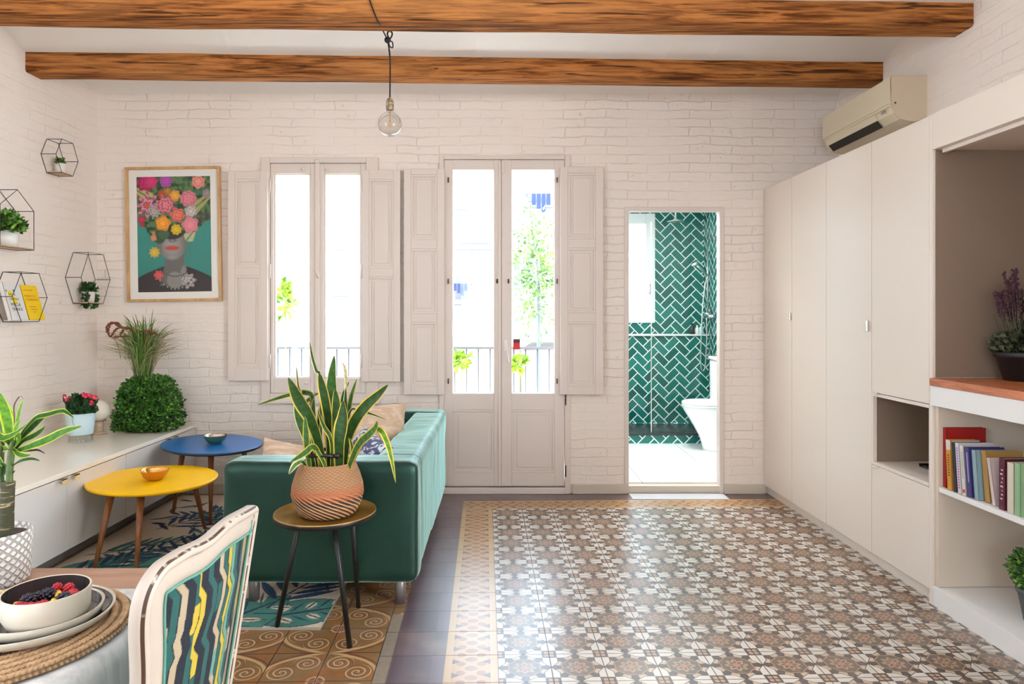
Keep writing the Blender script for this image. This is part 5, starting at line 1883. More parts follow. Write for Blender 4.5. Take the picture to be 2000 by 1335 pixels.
    tag(o, 'cream rug with teal and navy tropical leaves under the sofa and coffee tables', 'rug')


rug()

# ================================================================== COFFEE TABLES AND BOWLS
def oval_table(lab, cx_, cy_, a, b, th_, h, feet, m_top, m_edge):
    t = thing('coffee_table', lab, 'coffee table', (cx_, cy_, .013))
    n = 72
    def ringp(k, z):
        out = []
        for i in range(n):
            u = 2 * math.pi * i / n
            e, f_ = (a - k) * math.cos(u), (b - k) * math.sin(u)
            out.append((cx_ + e * math.cos(th_) - f_ * math.sin(th_), cy_ + e * math.sin(th_) + f_ * math.cos(th_), z))
        return out
    rs = [ringp(.018, h - .020), ringp(.004, h - .014), ringp(0, h - .006), ringp(.0015, h - .001), ringp(.004, h)]
    mb = MB(); V = [p for r_ in rs for p in r_]; Fc = []; mi = []
    for i in range(len(rs) - 1):
        for j in range(n):
            q = (j + 1) % n
            Fc.append((i * n + j, i * n + q, (i + 1) * n + q, (i + 1) * n + j))
    mb.add(V, Fc, 1, None, True)
    mb.add(rs[-1], [tuple(range(n))], 0); mb.add(rs[0], [tuple(range(n))[::-1]], 1)
    mb.build('table_top', [m_top, m_edge], t)
    for (fx, fy) in feet:
        tx, ty_ = cx_ + (fx - cx_) * .72, cy_ + (fy - cy_) * .72
        MB().tube([(fx, fy, .014), (tx, ty_, h - .02)], [.0095, .0185], 20).build('leg', m_legwood, t)
    return t


oval_table('yellow topped oval coffee table with tapered walnut legs', -1.887, 3.696, .345, .312, -.5, .40,
           [(-2.03, 3.40), (-1.80, 3.36), (-1.766, 4.06)], m_yellow, m_yellow)
oval_table('blue topped oval coffee table behind the yellow one', -1.834, 4.323, .371, .284, -.75, .47,
           [(-2.10, 4.36), (-1.77, 4.15), (-1.66, 4.56)], m_blue, m_blueedge)


def bowl(lab, c, r, h, m_out, m_in):
    t = thing('metal_bowl', lab, 'bowl', c)
    prof = [(.001, 0), (r * .42, 0), (r * .52, h * .06), (r * .80, h * .40), (r * .97, h * .85), (r, h)]
    MB().lathe(prof, c, 40, cap=False).build('bowl_outside', m_out, t)
    prof = [(r, h), (r * .975, h), (r * .94, h * .85), (r * .77, h * .42), (r * .48, h * .13), (.001, h * .10)]
    MB().lathe(prof, c, 40, cap=False).build('bowl_inside', m_in, t)
    return t


bowl('small amber metal bowl with copper inside on the yellow table', Vector((-1.860, 3.66, .4005)), .072, .056, m_orangebowl, m_brass)
bowl('small grey green bowl with silvery inside on the blue table', Vector((-1.812, 4.32, .4705)), .070, .052, m_greenbowl, m_silverin)

# ================================================================== SOFA
t = thing('sofa', 'green velvet sofa with its back along the tiled walkway', 'sofa', (-.78, 3.75, 0))
S0, S1 = 2.925, 4.57
def puffbox(name, x0, x1, y0, y1, z0, z1, r, m, parent, seg=5, wr=0.0, n=12, crown=0.0):
    """rounded upholstered block with slightly crowned faces"""
    bm = bmesh.new()
    bmesh.ops.create_cube(bm, size=1)
    bmesh.ops.subdivide_edges(bm, edges=bm.edges[:], cuts=n, use_grid_fill=True)
    sx, sy, sz = x1 - x0, y1 - y0, z1 - z0
    V = []
    for v in bm.verts:
        p = v.co
        q = Vector((p.x * sx, p.y * sy, p.z * sz))
        lim = Vector((sx / 2 - r, sy / 2 - r, sz / 2 - r))
        cl = Vector((max(-lim.x, min(lim.x, q.x)), max(-lim.y, min(lim.y, q.y)), max(-lim.z, min(lim.z, q.z))))
        d = q - cl
        if d.length > 1e-6:
            d = d.normalized() * r
            q = cl + d
        k = (1 - min(1, abs(p.x) * 2) ** 4) * (1 - min(1, abs(p.y) * 2) ** 4) + (1 - min(1, abs(p.z) * 2) ** 4) * (1 - min(1, abs(p.y) * 2) ** 4)
        nn = q.normalized()
        if crown:
            q.z += crown * (1 if p.z > 0 else 0) * (1 - (2 * p.x) ** 2) * (1 - (2 * p.y) ** 2)
        w = Vector((q.x + (x0 + x1) / 2, q.y + (y0 + y1) / 2, q.z + (z0 + z1) / 2))
        if wr:
            w += nn * mnoise.noise((w.x * 7, w.y * 9, w.z * 5)) * wr
        V.append(w)
    bm.verts.index_update()
    Fc = [tuple(v.index for v in f.verts) for f in bm.faces]
    bm.free()
    mb = MB(); mb.add(V, Fc, 0, None, True)
    return mb.build(name, m, parent)


puffbox('armrest', -1.205, -.362, S0, S0 + .185, .13, .655, .038, m_velvet, t, n=22, wr=.006)
puffbox('armrest', -1.205, -.372, S1 - .175, S1, .13, .655, .038, m_velvet, t, n=22, wr=.006)
puffbox('backrest', -.580, -.366, S0 + .13, S1 - .12, .13, .652, .042, m_velvet, t, n=26, wr=.010)
puffbox('seat_base', -1.19, -.55, S0 + .17, S1 - .16, .135, .30, .02, m_velvet, t)
puffbox('seat_cushion', -1.20, -.575, S0 + .186, S1 - .176, .30, .435, .045, m_velvet, t, wr=.006, crown=.015)
for (lx, ly) in ((-1.11, 3.06), (-.455, 3.06), (-1.11, 4.45), (-.455, 4.45)):
    MB().lathe([(.024, .0015 if lx > -.6 else .014), (.026, .135)], (lx, ly, 0), 24).build('leg', m_sofaleg, t)


def cushion(lab, c, w, h, d, eul, m, name='throw_pillow'):
    n = 14; V = []; Fc = []
    Rr = Matrix.Translation(c) @ Matrix.Rotation(eul[2], 4, 'Z') @ Matrix.Rotation(eul[0], 4, 'X') @ Matrix.Rotation(eul[1], 4, 'Y')
    for s_ in (-1, 1):
        for i in range(n + 1):
            for j in range(n + 1):
                u, v = -1 + 2 * i / n, -1 + 2 * j / n
                pin = 1 - .10 * (1 - abs(u) ** 2) * abs(v) ** 3 
                x = u * w / 2 * (1 - .07 * (1 - v * v)); z = v * h / 2 * (1 - .07 * (1 - u * u))
                y = s_ * d / 2 * ((1 - u ** 4) * (1 - v ** 4)) ** .6
                y += mnoise.noise((u * 2.2, v * 2.2, s_ + c[0])) * .012
                V.append(Rr @ Vector((x, y, z)))
    m_ = n + 1
    for s_ in range(2):
        for i in range(n):
            for j in range(n):
                a = s_ * m_ * m_ + i * m_ + j
                Fc.append((a, a + 1, a + m_ + 1, a + m_))
    mb = MB(); mb.add(V, Fc, 0, None, True)
    o = mb.build(name, m)
    tag(o, lab, 'pillow')
    return o


cushion('large beige linen pillow leaning on the sofa back behind the snake plant', (-.76, 3.72, .625), .50, .34, .14, (R(-12), 0, R(20)), m_beige)
cushion('blue and white printed pillow at the near end of the sofa', (-.685, 3.36, .56), .34, .30, .12, (R(-32), R(12), R(-50)), m_pattern)
cushion('charcoal pillow at the far end of the sofa under the window', (-.94, 4.28, .57), .26, .28, .10, (R(-14), 0, R(12)), m_darkcush)
cushion('beige pillow whose corner rises over the near sofa armrest', (-1.00, 3.42, .505), .44, .30, .12, (R(-38), R(14), R(20)), m_beige)

# ================================================================== SIDE TABLE WITH SNAKE PLANT
tc = Vector((-.702, 2.72, 0))
t = thing('side_table', 'small round side table with mustard tray top and three black legs', 'side table', tc)
hT = .498
MB().lathe([(.001, hT - .008), (.190, hT - .008), (.1965, hT - .002), (.1985, hT + .012), (.1960, hT + .012), (.1925, hT), (.001, hT)], tc, 72, mi=0).build('tray_top', m_mustard, t)
MB().lathe([(.001, hT - .0115), (.188, hT - .0115), (.1985, hT - .0085), (.2005, hT + .006), (.1990, hT + .0085)], tc, 72, cap=False).build('tray_underside', m_black, t)
for (px, py, tx, ty_) in ((541, 1229, -.10, .0), (683, 1264, .055, -.085), (700, 1186, .09, .07)):
    f = onz(px, py, .0)
    lz = .0145 if px < 600 else .002
    MB().tube([(f.x, f.y, lz), (tc.x + tx, tc.y + ty_, hT - .012)], .0105, 16).build('leg', m_black, t)
MB().lathe([(.001, hT - .024), (.13, hT - .024), (.13, hT - .012), (.001, hT - .012)], tc, 40).build('leg_plate', m_black, t)

bc = Vector((-.692, 2.715, hT + .001))
t = thing('potted_snake_plant', 'snake plant with yellow edged leaves in a woven basket on the side table', 'potted plant', bc)
prof = [(.001, 0), (.096, 0), (.112, .010), (.132, .045), (.1415, .085), (.138, .120), (.126, .160), (.112, .195), (.108, .208), (.103, .209), (.103, .195), (.095, .17), (.001, .17)]
MB().lathe(prof, bc, 80).build('basket', m_basket, t)
MB().lathe([(.001, .180), (.102, .180)], bc, 30, cap=False).build('soil', m_soil, t)
lv = MB()
def S(cx, cy, dy=0.0): return at(480 + cx / 3.42, 650 + cy / 3.42, 2.715 + dy)
GR = (.022, .062, .012); GR2 = (.035, .095, .018); YE = (.42, .34, .04); YE2 = (.62, .44, .06); CR = (.60, .56, .30)
snake = [
    ([(600, 880, .03), (590, 620, .03), (575, 420, .03), (574, 300, .03), (592, 150, .02)], 78, GR2, CR, .85),
    ([(560, 890, .0), (555, 640, .0), (530, 460, -.01), (505, 340, -.01), (490, 268, -.01)], 72, GR, YE2, .80),
    ([(505, 500, .04), (497, 330, .04), (470, 250, .04), (442, 150, .05), (428, 60, .05)], 26, GR, CR, .7),
    ([(598, 880, -.02), (605, 650, -.02), (606, 500, -.02), (597, 370, -.02)], 68, GR, YE, .84),
    ([(625, 890, -.05), (622, 740, -.06), (632, 640, -.06), (645, 560, -.05), (650, 450, -.04)], 98, GR, YE2, .86),
    ([(520, 880, -.03), (480, 720, -.05), (425, 570, -.06), (370, 480, -.06), (340, 425, -.06), (310, 360, -.06), (283, 298, -.05)], 92, GR, YE, .84),
    ([(455, 880, .0), (410, 720, .0), (365, 590, .0), (345, 500, .0), (337, 430, .0)], 66, GR2, CR, .82),
    ([(432, 880, -.07), (408, 760, -.08), (402, 660, -.08), (395, 555, -.07)], 44, GR2, YE, .76),
    ([(480, 800, .05), (455, 600, .05), (445, 430, .05), (400, 398, .05), (330, 403, .02), (210, 436, -.01), (78, 480, -.03)], 38, GR, YE, .74),
    ([(400, 560, .03), (370, 440, .03), (350, 350, .03), (337, 218, .03)], 22, (.10, .08, .03), CR, .6),
    ([(480, 600, .08), (440, 470, .08), (400, 470, .08), (440, 425, .09), (490, 402, .09)], 28, GR2, YE, .7),
    ([(655, 880, .0), (665, 760, .0), (715, 610, -.01), (790, 500, -.02), (880, 415, -.03), (950, 345, -.04)], 80, GR, YE2, .84),
    ([(660, 860, .06), (680, 600, .06), (700, 440, .07), (742, 305, .08)], 34, GR2, YE, .72),
    ([(635, 860, .08), (640, 560, .08), (652, 420, .08), (690, 325, .08)], 40, GR2, CR, .76),
    ([(655, 600, .05), (668, 420, .05), (668, 300, .05), (660, 230, .05), (645, 195, .05)], 24, (.40, .33, .16), CR, .7),
    ([(650, 820, .03), (668, 600, .03), (665, 460, .03), (668, 365, .03)], 34, GR, CR, .74),
    ([(680, 885, -.05), (725, 800, -.07), (765, 730, -.08), (820, 680, -.09), (862, 635, -.09), (878, 588, -.09)], 54, GR2, YE, .76),
    ([(690, 880, .02), (770, 740, .0), (840, 655, -.03), (900, 650, -.07), (945, 735, -.09), (975, 850, -.10), (1002, 1000, -.10)], 42, (.09, .20, .02), YE2, .62),
    ([(640, 700, .06), (690, 540, .05), (760, 520, .03), (850, 545, .0), (940, 580, -.03)], 22, GR, CR, .55),
    ([(530, 890, -.06), (495, 830, -.09), (452, 760, -.11), (400, 795, -.12), (350, 830, -.13), (295, 862, -.13)], 44, GR2, YE, .72),
    ([(430, 890, -.04), (380, 862, -.07), (335, 875, -.10), (310, 905, -.11), (287, 942, -.11)], 40, (.07, .16, .05), CR, .6),
    ([(545, 900, -.08), (520, 860, -.09), (485, 800, -.10), (455, 755, -.10)], 30, GR2, YE, .7),
    ([(575, 860, -.04), (570, 720, -.07), (520, 620, -.06), (480, 520, -.05)], 30, GR, YE, .7),
    ([(690, 880, -.04), (708, 800, -.06), (705, 740, -.06), (688, 700, -.06)], 28, GR2, YE2, .6),
    ([(500, 880, .05), (490, 700, .06), (498, 560, .06), (500, 470, .06)], 44, GR, YE, .8),
    ([(560, 860, .07), (545, 620, .08), (548, 460, .08), (560, 380, .09)], 50, GR2, YE, .8),
    ([(470, 890, .02), (455, 720, .03), (450, 560, .04), (455, 430, .05)], 46, GR, CR, .8),
]
for pts, w, inn, ed, ew in snake:
    P = [S(a, b, d) for a, b, d in pts]
    P[0] = Vector((max(bc.x - .085, min(bc.x + .085, P[0].x)), P[0].y, bc.z + .17))
    leaf(lv, P, w / 3.42 * 2.715 / F, nrm=(random.Random(int(w * 7 + pts[0][0])).uniform(-.35, .35), -1, .15), inner=inn, edge=ed, ew=ew, per=6, cup=.22, base=.62)
lv.build('leaves', m_leaf, t, fixn=False)
band = [bc + Vector((-.005 + math.cos(a) * .072, -.01 + math.sin(a) * .078, .245 + .004 * math.sin(a * 3))) for a in np.linspace(0, 6.283, 40)[:-1]]
MB().tube(band, .0075, 8, closed=True).ball(bc + Vector((.055, -.075, .245)), .012, 10, 8).build('tie_band', m_black, t)

# ================================================================== DINING TABLE
TZ = .75
t = thing('dining_table', 'pale oak dining table with a white linen runner laid across it', 'dining table', (-1.3, .95, 0))
MB().box(-2.25, -.652, .30, 1.469, TZ - .032, TZ).build('table_top', m_tablewood, t, bevel=.002)
for lx in (-2.18, -.73):
    for ly in (.37, 1.40):
        MB().box(lx - .03, lx + .03, ly - .03, ly + .03, 0, TZ - .033).build('leg', m_tablewood, t, bevel=.003)
MB().box(-2.15, -.76, .40, 1.37, TZ - .10, TZ - .033).build('apron', m_tablewood, t)
# cloth: covers the near part and falls over the right end in soft folds
n1, n2 = 60, 70
V = []; Fc = []; 
YC0, YC1 = .22, 1.352
for i in range(n1 + 1):
    y = YC0 + (YC1 - YC0) * i / n1
    for j in range(n2 + 1):
        s_ = j / n2 * (1.35 + .20)
        if s_ < 1.35 - .01:
            x = -2.0 + s_ + .0; z = TZ + .0018 + .0012 * mnoise.noise((x * 9, y * 9, 0))
        else:
            q = s_ - 1.34
            r_ = .012
            if q < r_ * 1.57:
                a = q / r_; x = -.652 + math.sin(a) * r_; z = TZ + .002 - r_ + math.cos(a) * r_
            else:
                dz = q - r_ * 1.57
                fold = (.5 + .5 * math.sin(y * 26 + 1.2 * math.sin(y * 9))) * min(1, dz / .18)
                x = -.640 + .004 + .034 * fold * min(1, dz * 3 + .2) + .05 * dz; z = TZ + .002 - r_ - dz
        yy = y
        V.append((x, yy, z))
m_ = n2 + 1
for i in range(n1):
    for j in range(n2):
        a = i * m_ + j
        Fc.append((a, a + 1, a + m_ + 1, a + m_))
mb = MB(); mb.add(V, Fc, 0, None, True)
o = mb.build('tablecloth', m_cloth, fixn=False)
so = o.modifiers.new('thickness', 'SOLIDIFY'); so.thickness = .0012; so.offset = 1
tag(o, 'white linen cloth lying on the dining table and falling over its end', 'tablecloth')

mz = TZ + .0055
c = Vector((-.850, 1.150, mz))
prof = [(.001, .0)] + [(.2, .0), (.203, .003), (.200, .0065)] + [(.001, .0065)]
o = MB().lathe(prof, c, 72).build('placemat', m_jute)
# braided ridges
mb = MB(); k = 0
o.data.polygons.foreach_set('use_smooth', [True] * len(o.data.polygons))
o2 = tag(o, 'round woven jute placemat under the stacked plates', 'placemat')
ridge = MB()
for i in range(5):
    rr_ = .120 + i * .0175
    pts = []
    nb = int(rr_ * 2 * math.pi / .0075)
    for j in range(nb * 3):
        a = 2 * math.pi * j / (nb * 3)
        pts.append(c + Vector((math.cos(a) * (rr_ + .0045 * math.sin(a * nb)), math.sin(a) * (rr_ + .0045 * math.sin(a * nb)), .0075 + .0015 * math.cos(a * nb))))
    ridge.tube(pts, .0042, 6, closed=True)
    pts2 = [c + Vector((math.cos(2 * math.pi * j / (nb * 3)) * (rr_ - .0045 * math.sin(2 * math.pi * j / 3)), math.sin(2 * math.pi * j / (nb * 3)) * (rr_ - .0045 * math.sin(2 * math.pi * j / 3)), .0075 - .0005 * math.cos(2 * math.pi * j / 3))) for j in range(nb * 3)]
    ridge.tube(pts2, .0042, 6, closed=True)
m_strand = mat('jute_strand', rough=.8, build=lambda: dict(color=mixc(noise(poscoord(), 60, 2), (.34, .19, .09), (.72, .48, .28))))
ridge.build('braid_rings', m_strand, o, fixn=False)


def plate(lab, c, r, h, name='plate'):
    t = thing(name, lab, 'plate', c, 'stacked stoneware plates')
    MB().lathe([(.001, 0), (r * .80, 0), (r * .93, .004), (r, h), (r - .0025, h + .0006), (r - .005, h - .001)], c, 72, cap=False).build('plate_body', m_ceramic, t)
    MB().lathe([(r - .005, h - .001), (r * .915, .008), (r * .80, .005), (.001, .005)], c, 72, cap=False).build('glazed_inside', m_darkglaze, t)
    return t


pz = mz + .0135
plate('large stoneware plate with dark glaze, lowest of the stack on the placemat', Vector((-.800, 1.168, pz)), .122, .018)
plate('smaller stoneware plate with dark glaze under the fruit bowl', Vector((-.785, 1.163, pz + .0056)), .0945, .021)
bz = pz + .0112
bc2 = Vector((-.764, 1.146, bz))
t = thing('fruit_bowl', 'cream stoneware bowl with dark inside on top of the stacked plates', 'bowl', bc2)
br, bh = .0655, .055
MB().lathe([(.001, 0), (br * .72, 0), (br * .88, .006), (br * .975, .020), (br, bh), (br - .0012, bh + .001), (br - .0032, bh)], bc2, 72, cap=False).build('bowl_outside', m_ceramic, t)
MB().lathe([(br - .0032, bh), (br * .93, .022), (br * .80, .010), (.001, .008)], bc2, 72, cap=False).build('bowl_inside', m_darkglaze, t)
# a dark berry puree bed plus individual fruits
m_rasp = mat('raspberry', (.50, .01, .025), .35, Subsurface_Weight=.2)
m_black_b = mat('blackberry', (.012, .006, .02), .15)
m_mango = mat('mango', (.85, .48, .03), .35)


def drupes(mb, c, r, n, rr, ax, jit, rnd):
    ga = 2.39996
    for i in range(n):
        z = 1 - 2 * (i + .5) / n; q = math.sqrt(1 - z * z); a = ga * i
        d = Vector((q * math.cos(a), q * math.sin(a), z))
        mb.ball(c + Vector((d.x * r * ax[0], d.y * r * ax[1], d.z * r * ax[2])), rr, 8, 6)


rnd = random.Random(12)
top = bz + .040
fr_list = [  # pixel x, y, kind
    (135, 1146, 'r'), (143, 1158, 'r'), (160, 1163, 'r'), (56, 1174, 'b'), (76, 1166, 'b2'), (94, 1163, 'b'), (125, 1171, 'b'), (84, 1180, 'r'), (57, 1189, 'r'),
    (21, 1191, 'r'), (38, 1192, 'r'), (73, 1188, 'r'), (34, 1181, 'm'), (97, 1185, 'm'), (113, 1160, 'm'), (150, 1173, 'm'), (62, 1196, 'm'), (108, 1174, 'm'), (112, 1146, 'rb')]
labs = {'r': 'red raspberry', 'b': 'glossy blackberry', 'm': 'yellow mango piece'}
where = ['at the far right of the bowl against the rim', 'below the raspberry at the far rim', 'against the right rim of the bowl', 'large one in the middle left of the bowl', 'behind the large left one', 'at the middle back between mango pieces',
         'at the right beside mango pieces', 'in the centre between two dark berries', 'at the near rim below the large dark one', 'at the far left of the bowl', 'next to the leftmost red one', 'between the near rim and the centre',
         'slice at the left between berries', 'long slice in the centre near the rim', 'slice at the back centre of the bowl', 'cube at the right against the rim', 'small cube at the near rim', 'cube at the centre by the right dark berry', 'hidden at the back rim']
for (px, py, kd), wh in zip(fr_list, where):
    p = onz(px, py, top + .006)
    d = Vector((p.x - bc2.x, p.y - bc2.y, 0))
    if d.length > br - .016: d = d.normalized() * (br - .016); p = Vector((bc2.x + d.x, bc2.y + d.y, p.z))
    k = kd[0]
    if k == 'r':
        t = MB(); drupes(t, p + Vector((0, 0, -.002)), .0068, 34, .0026, (1, 1, 1.1), 0, rnd); t.ball(p, .0066, 10, 8)
        o = t.build('raspberry', m_rasp, fixn=False)
    elif k == 'b':
        t = MB(); s_ = 1.25 if kd == 'b' else 1.0
        drupes(t, p, .0085 * s_, 42, .0030 * s_, (1, .95, .95), 0, rnd); t.ball(p, .008 * s_, 10, 8)
        o = t.build('blackberry', m_black_b, fixn=False)
    else:
        t = MB(); L = .013 if 'long' in wh else .008
        t.box(p.x - L, p.x + L, p.y - .006, p.y + .006, p.z - .007, p.z + .004)
        o = t.build('mango_piece', m_mango, bevel=.002, seg=3)
        o.rotation_euler = (rnd.uniform(-.3, .3), rnd.uniform(-.3, .3), rnd.uniform(0, 3) if 'long' not in wh else .5)
    tag(o, labs[k] + ' ' + wh, {'r': 'raspberry', 'b': 'blackberry', 'm': 'mango piece'}[k], 'fruit in the bowl')
# berries underneath that carry the visible ones
mb = MB()
for i in range(60):
    a = rnd.uniform(0, 6.28); q = math.sqrt(rnd.random()) * (br - .018)
    mb.ball(Vector((bc2.x + math.cos(a) * q, bc2.y + math.sin(a) * q, bz + .017 + rnd.random() * .016)), .0072, 8, 6, col=rnd.choice([(.3, .01, .02), (.015, .006, .02), (.3, .01, .02)]))
o = mb.build('fruit_salad', m_paint, fixn=False); tag(o, 'mixed dark berries filling the bowl under the top fruit', 'fruit', kind='stuff')

# dracaena in an embossed pot
pc = Vector((-1.032, 1.388, TZ + .001))
t = thing('potted_dracaena', 'dracaena with striped leaves in an embossed white pot on the dining table', 'potted plant', pc)
MB().lathe([(.001, 0), (.056, 0), (.062, .006), (.066, .104), (.063, .105), (.061, .09), (.001, .09)], pc, 64).build('pot', m_potweave, t)
MB().lathe([(.001, .092), (.061, .092)], pc, 32, cap=False).build('soil', m_soil, t)
def D(cx, cy, dy=0.0): return at(cx / 3.34, 760 + cy / 3.34, 1.388 + dy)
m_bark = mat('dracaena_bark', rough=.7, build=lambda: dict(
    color=mixc(sstep(.55, .62, noise(scl(objcoord(), (20, 20, 110)), 1, 4, .6, 1.0)), (.035, .035, .012), (.30, .22, .12)), normal=bump(noise(scl(objcoord(), (20, 20, 110)), 1, 4), .6, .003)))
trk = [D(38, 925), D(42, 820), D(48, 700), D(54, 602)]
trk[0].z = pc.z + .09
MB().tube(catmull(trk, 5), [.0145, .0142, .014, .0138, .0136, .0134, .013, .0132, .013, .0128, .0128, .0126, .0126, .0126, .0126, .0128], 18).build('trunk', m_bark, t)
m_stem = mat('green_stem', rough=.5, build=lambda: dict(color=mixc(noise(objcoord(), 60, 3), (.03, .055, .01), (.10, .16, .04))))
MB().tube(catmull([D(62, 610), D(62, 540), D(72, 430), D(88, 330)], 5), [.0065] * 12 + [.006] * 4, 12).tube(catmull([D(12, 640, .01), D(5, 560, .01), D(5, 450, .01), D(10, 300, .01)], 5), .006, 12).build('stems', m_stem, t)
G1 = (.045, .13, .012); G2 = (.10, .24, .02); G3 = (.02, .07, .012); YL = (.42, .50, .03)
dl = MB()
dr = [
    ([(85, 400), (95, 320), (112, 200), (130, 120), (155, 62)], 44, G2, .02),
    ([(110, 400), (180, 375), (300, 330), (420, 272), (532, 240)], 58, G1, -.06),
    ([(95, 380), (140, 290), (190, 225), (240, 180), (300, 165), (400, 140), (440, 155), (482, 186)], 40, G3, .03),
    ([(100, 360), (150, 300), (210, 240), (260, 195), (300, 175)], 60, G3, .04),
    ([(90, 400), (150, 335), (220, 300), (270, 265), (294, 238)], 50, G3, .0),
    ([(70, 360), (40, 330), (-10, 300), (20, 315), (90, 290), (175, 228)], 46, G1, -.05),
    ([(80, 380), (60, 280), (40, 180), (15, 90), (-5, 20)], 76, G2, -.03),
    ([(80, 380), (110, 415), (150, 430), (200, 428)], 34, G1, -.04),
    ([(80, 500), (110, 478), (150, 460), (210, 452), (262, 466)], 20, G3, -.03),
    ([(100, 405), (150, 402), (200, 398), (250, 396), (296, 420)], 14, (.05, .04, .02), .0),
    ([(85, 400), (60, 320), (55, 230), (60, 150), (48, 95)], 56, G2, .05),
    ([(88, 400), (100, 300), (95, 200), (92, 110), (120, 55), (138, 45), (155, 66)], 12, (.10, .07, .04), .05),
    ([(20, 500), (0, 470), (-30, 440), (-60, 480)], 34, G1, .0),
    ([(10, 330), (-10, 250), (-40, 180), (-90, 120)], 60, G1, .04),
    ([(10, 330), (-30, 280), (-90, 270), (-150, 330)], 56, G1, -.04),
    ([(10, 480), (30, 500), (20, 560), (40, 500)], 22, G3, .0),
    ([(70, 380), (120, 330), (100, 260), (130, 200)], 60, G2, -.02),
    ([(65, 560), (85, 545), (95, 530), (92, 535)], 8, G3, .0),
    ([(75, 380), (30, 390), (-10, 350), (-60, 300)], 50, G2, -.05),
]
for pts, w, inn, dy in dr:
    P = [D(a, b, dy * (i / (len(pts) - 1))) for i, (a, b) in enumerate(pts)]
    leaf(dl, P, w / 3.34 * 1.388 / F, nrm=(random.Random(int(w + pts[1][0])).uniform(-.5, .5), -1, .5), inner=inn, edge=YL if w > 30 else None, ew=.80, per=5, cup=.20, base=.5)
dl.build('leaves', m_leaf, t, fixn=False)

# ================================================================== DINING CHAIR
XC = -.490
def cx_of(y, z):
    s_ = (y - 1.13) / .21
    return -.486 + .014 - .016 * s_ * s_ - (.92 - z) * .15
def outer(sv):
    """outline of the back, sv along a path: near bottom -> near shoulder -> crest -> far shoulder -> far bottom ; returns (y, z)"""
    pass
OUT = [(.985, .50), (.970, .60), (.955, .70), (.940, .79), (.922, .86), (.917, .893), (.920, .918), (.932, .937), (.953, .949), (.985, .951), (1.02, .950), (1.055, .9455), (1.089, .944), (1.137, .948), (1.18, .947), (1.222, .942), (1.283, .933), (1.320, .927), (1.336, .919), (1.339, .90), (1.338, .86), (1.337, .80), (1.336, .70), (1.328, .565), (1.32, .50)]
t = thing('dining_chair', 'distressed white dining chair with a yellow and teal zigzag upholstered back', 'chair', (-.75, 1.14, 0))
P2 = catmull([Vector((0, a, b)) for a, b in OUT], 6)
fw = .050
n = len(P2)
cl = []
for i, p in enumerate(P2):
    a = P2[max(0, i - 1)]; b = P2[min(n - 1, i + 1)]
    tg = (b - a).normalized()
    inw = Vector((0, tg.z, -tg.y))      # inward normal (path runs clockwise seen from +X)
    cl.append((p, inw))
sec = [(0, -.008), (0, .004), (.002, .010), (.006, .0135), (.010, .0145), (.0135, .013), (.0155, .009), (.0175, .0085), (.022, .010), (.036, .011), (.047, .009), (.050, .004), (.050, -.012), (.046, -.014), (.004, -.011)]
dark_i = {6: .0, 2: .0}
mb = MB(); V = []; C = []; Fc = []
ns = len(sec)
for i, (p, inw) in enumerate(cl):
    y0, z0 = p.y, p.z
    for j, (w, o_) in enumerate(sec):
        y = y0 + inw.y * w; z = z0 + inw.z * w
        V.append(Vector((cx_of(y, z) + o_, y, z)))
        k = dark_i.get(j, 1.0)
        C.append((k, k, k))
for i in range(n - 1):
    for j in range(ns):
        a = i * ns + j; b = i * ns + (j + 1) % ns
        Fc.append((a, b, b + ns, a + ns))
Fc.append(tuple(range(ns))); Fc.append(tuple((n - 1) * ns + j for j in range(ns)))
mb.add(V, Fc, 0, C, True)
mb.build('back_frame', m_distress, t)
mb = MB()
for (z0, z1) in ((.545, .595),):
    V = []; Fc = []
    for i in range(13):
        y = .965 + (1.315 - .965) * i / 12
        for (zz, o_) in ((z0, -.015), (z0, .010), (z1, .010), (z1, -.015)): V.append(Vector((cx_of(y, zz) + o_, y, zz)))
    for i in range(12):
        for j in range(4):
            a = i * 4 + j; b = i * 4 + (j + 1) % 4
            Fc.append((a, b, b + 4, a + 4))
    mb.add(V, Fc)
mb.build('lower_rail', m_distress, t)
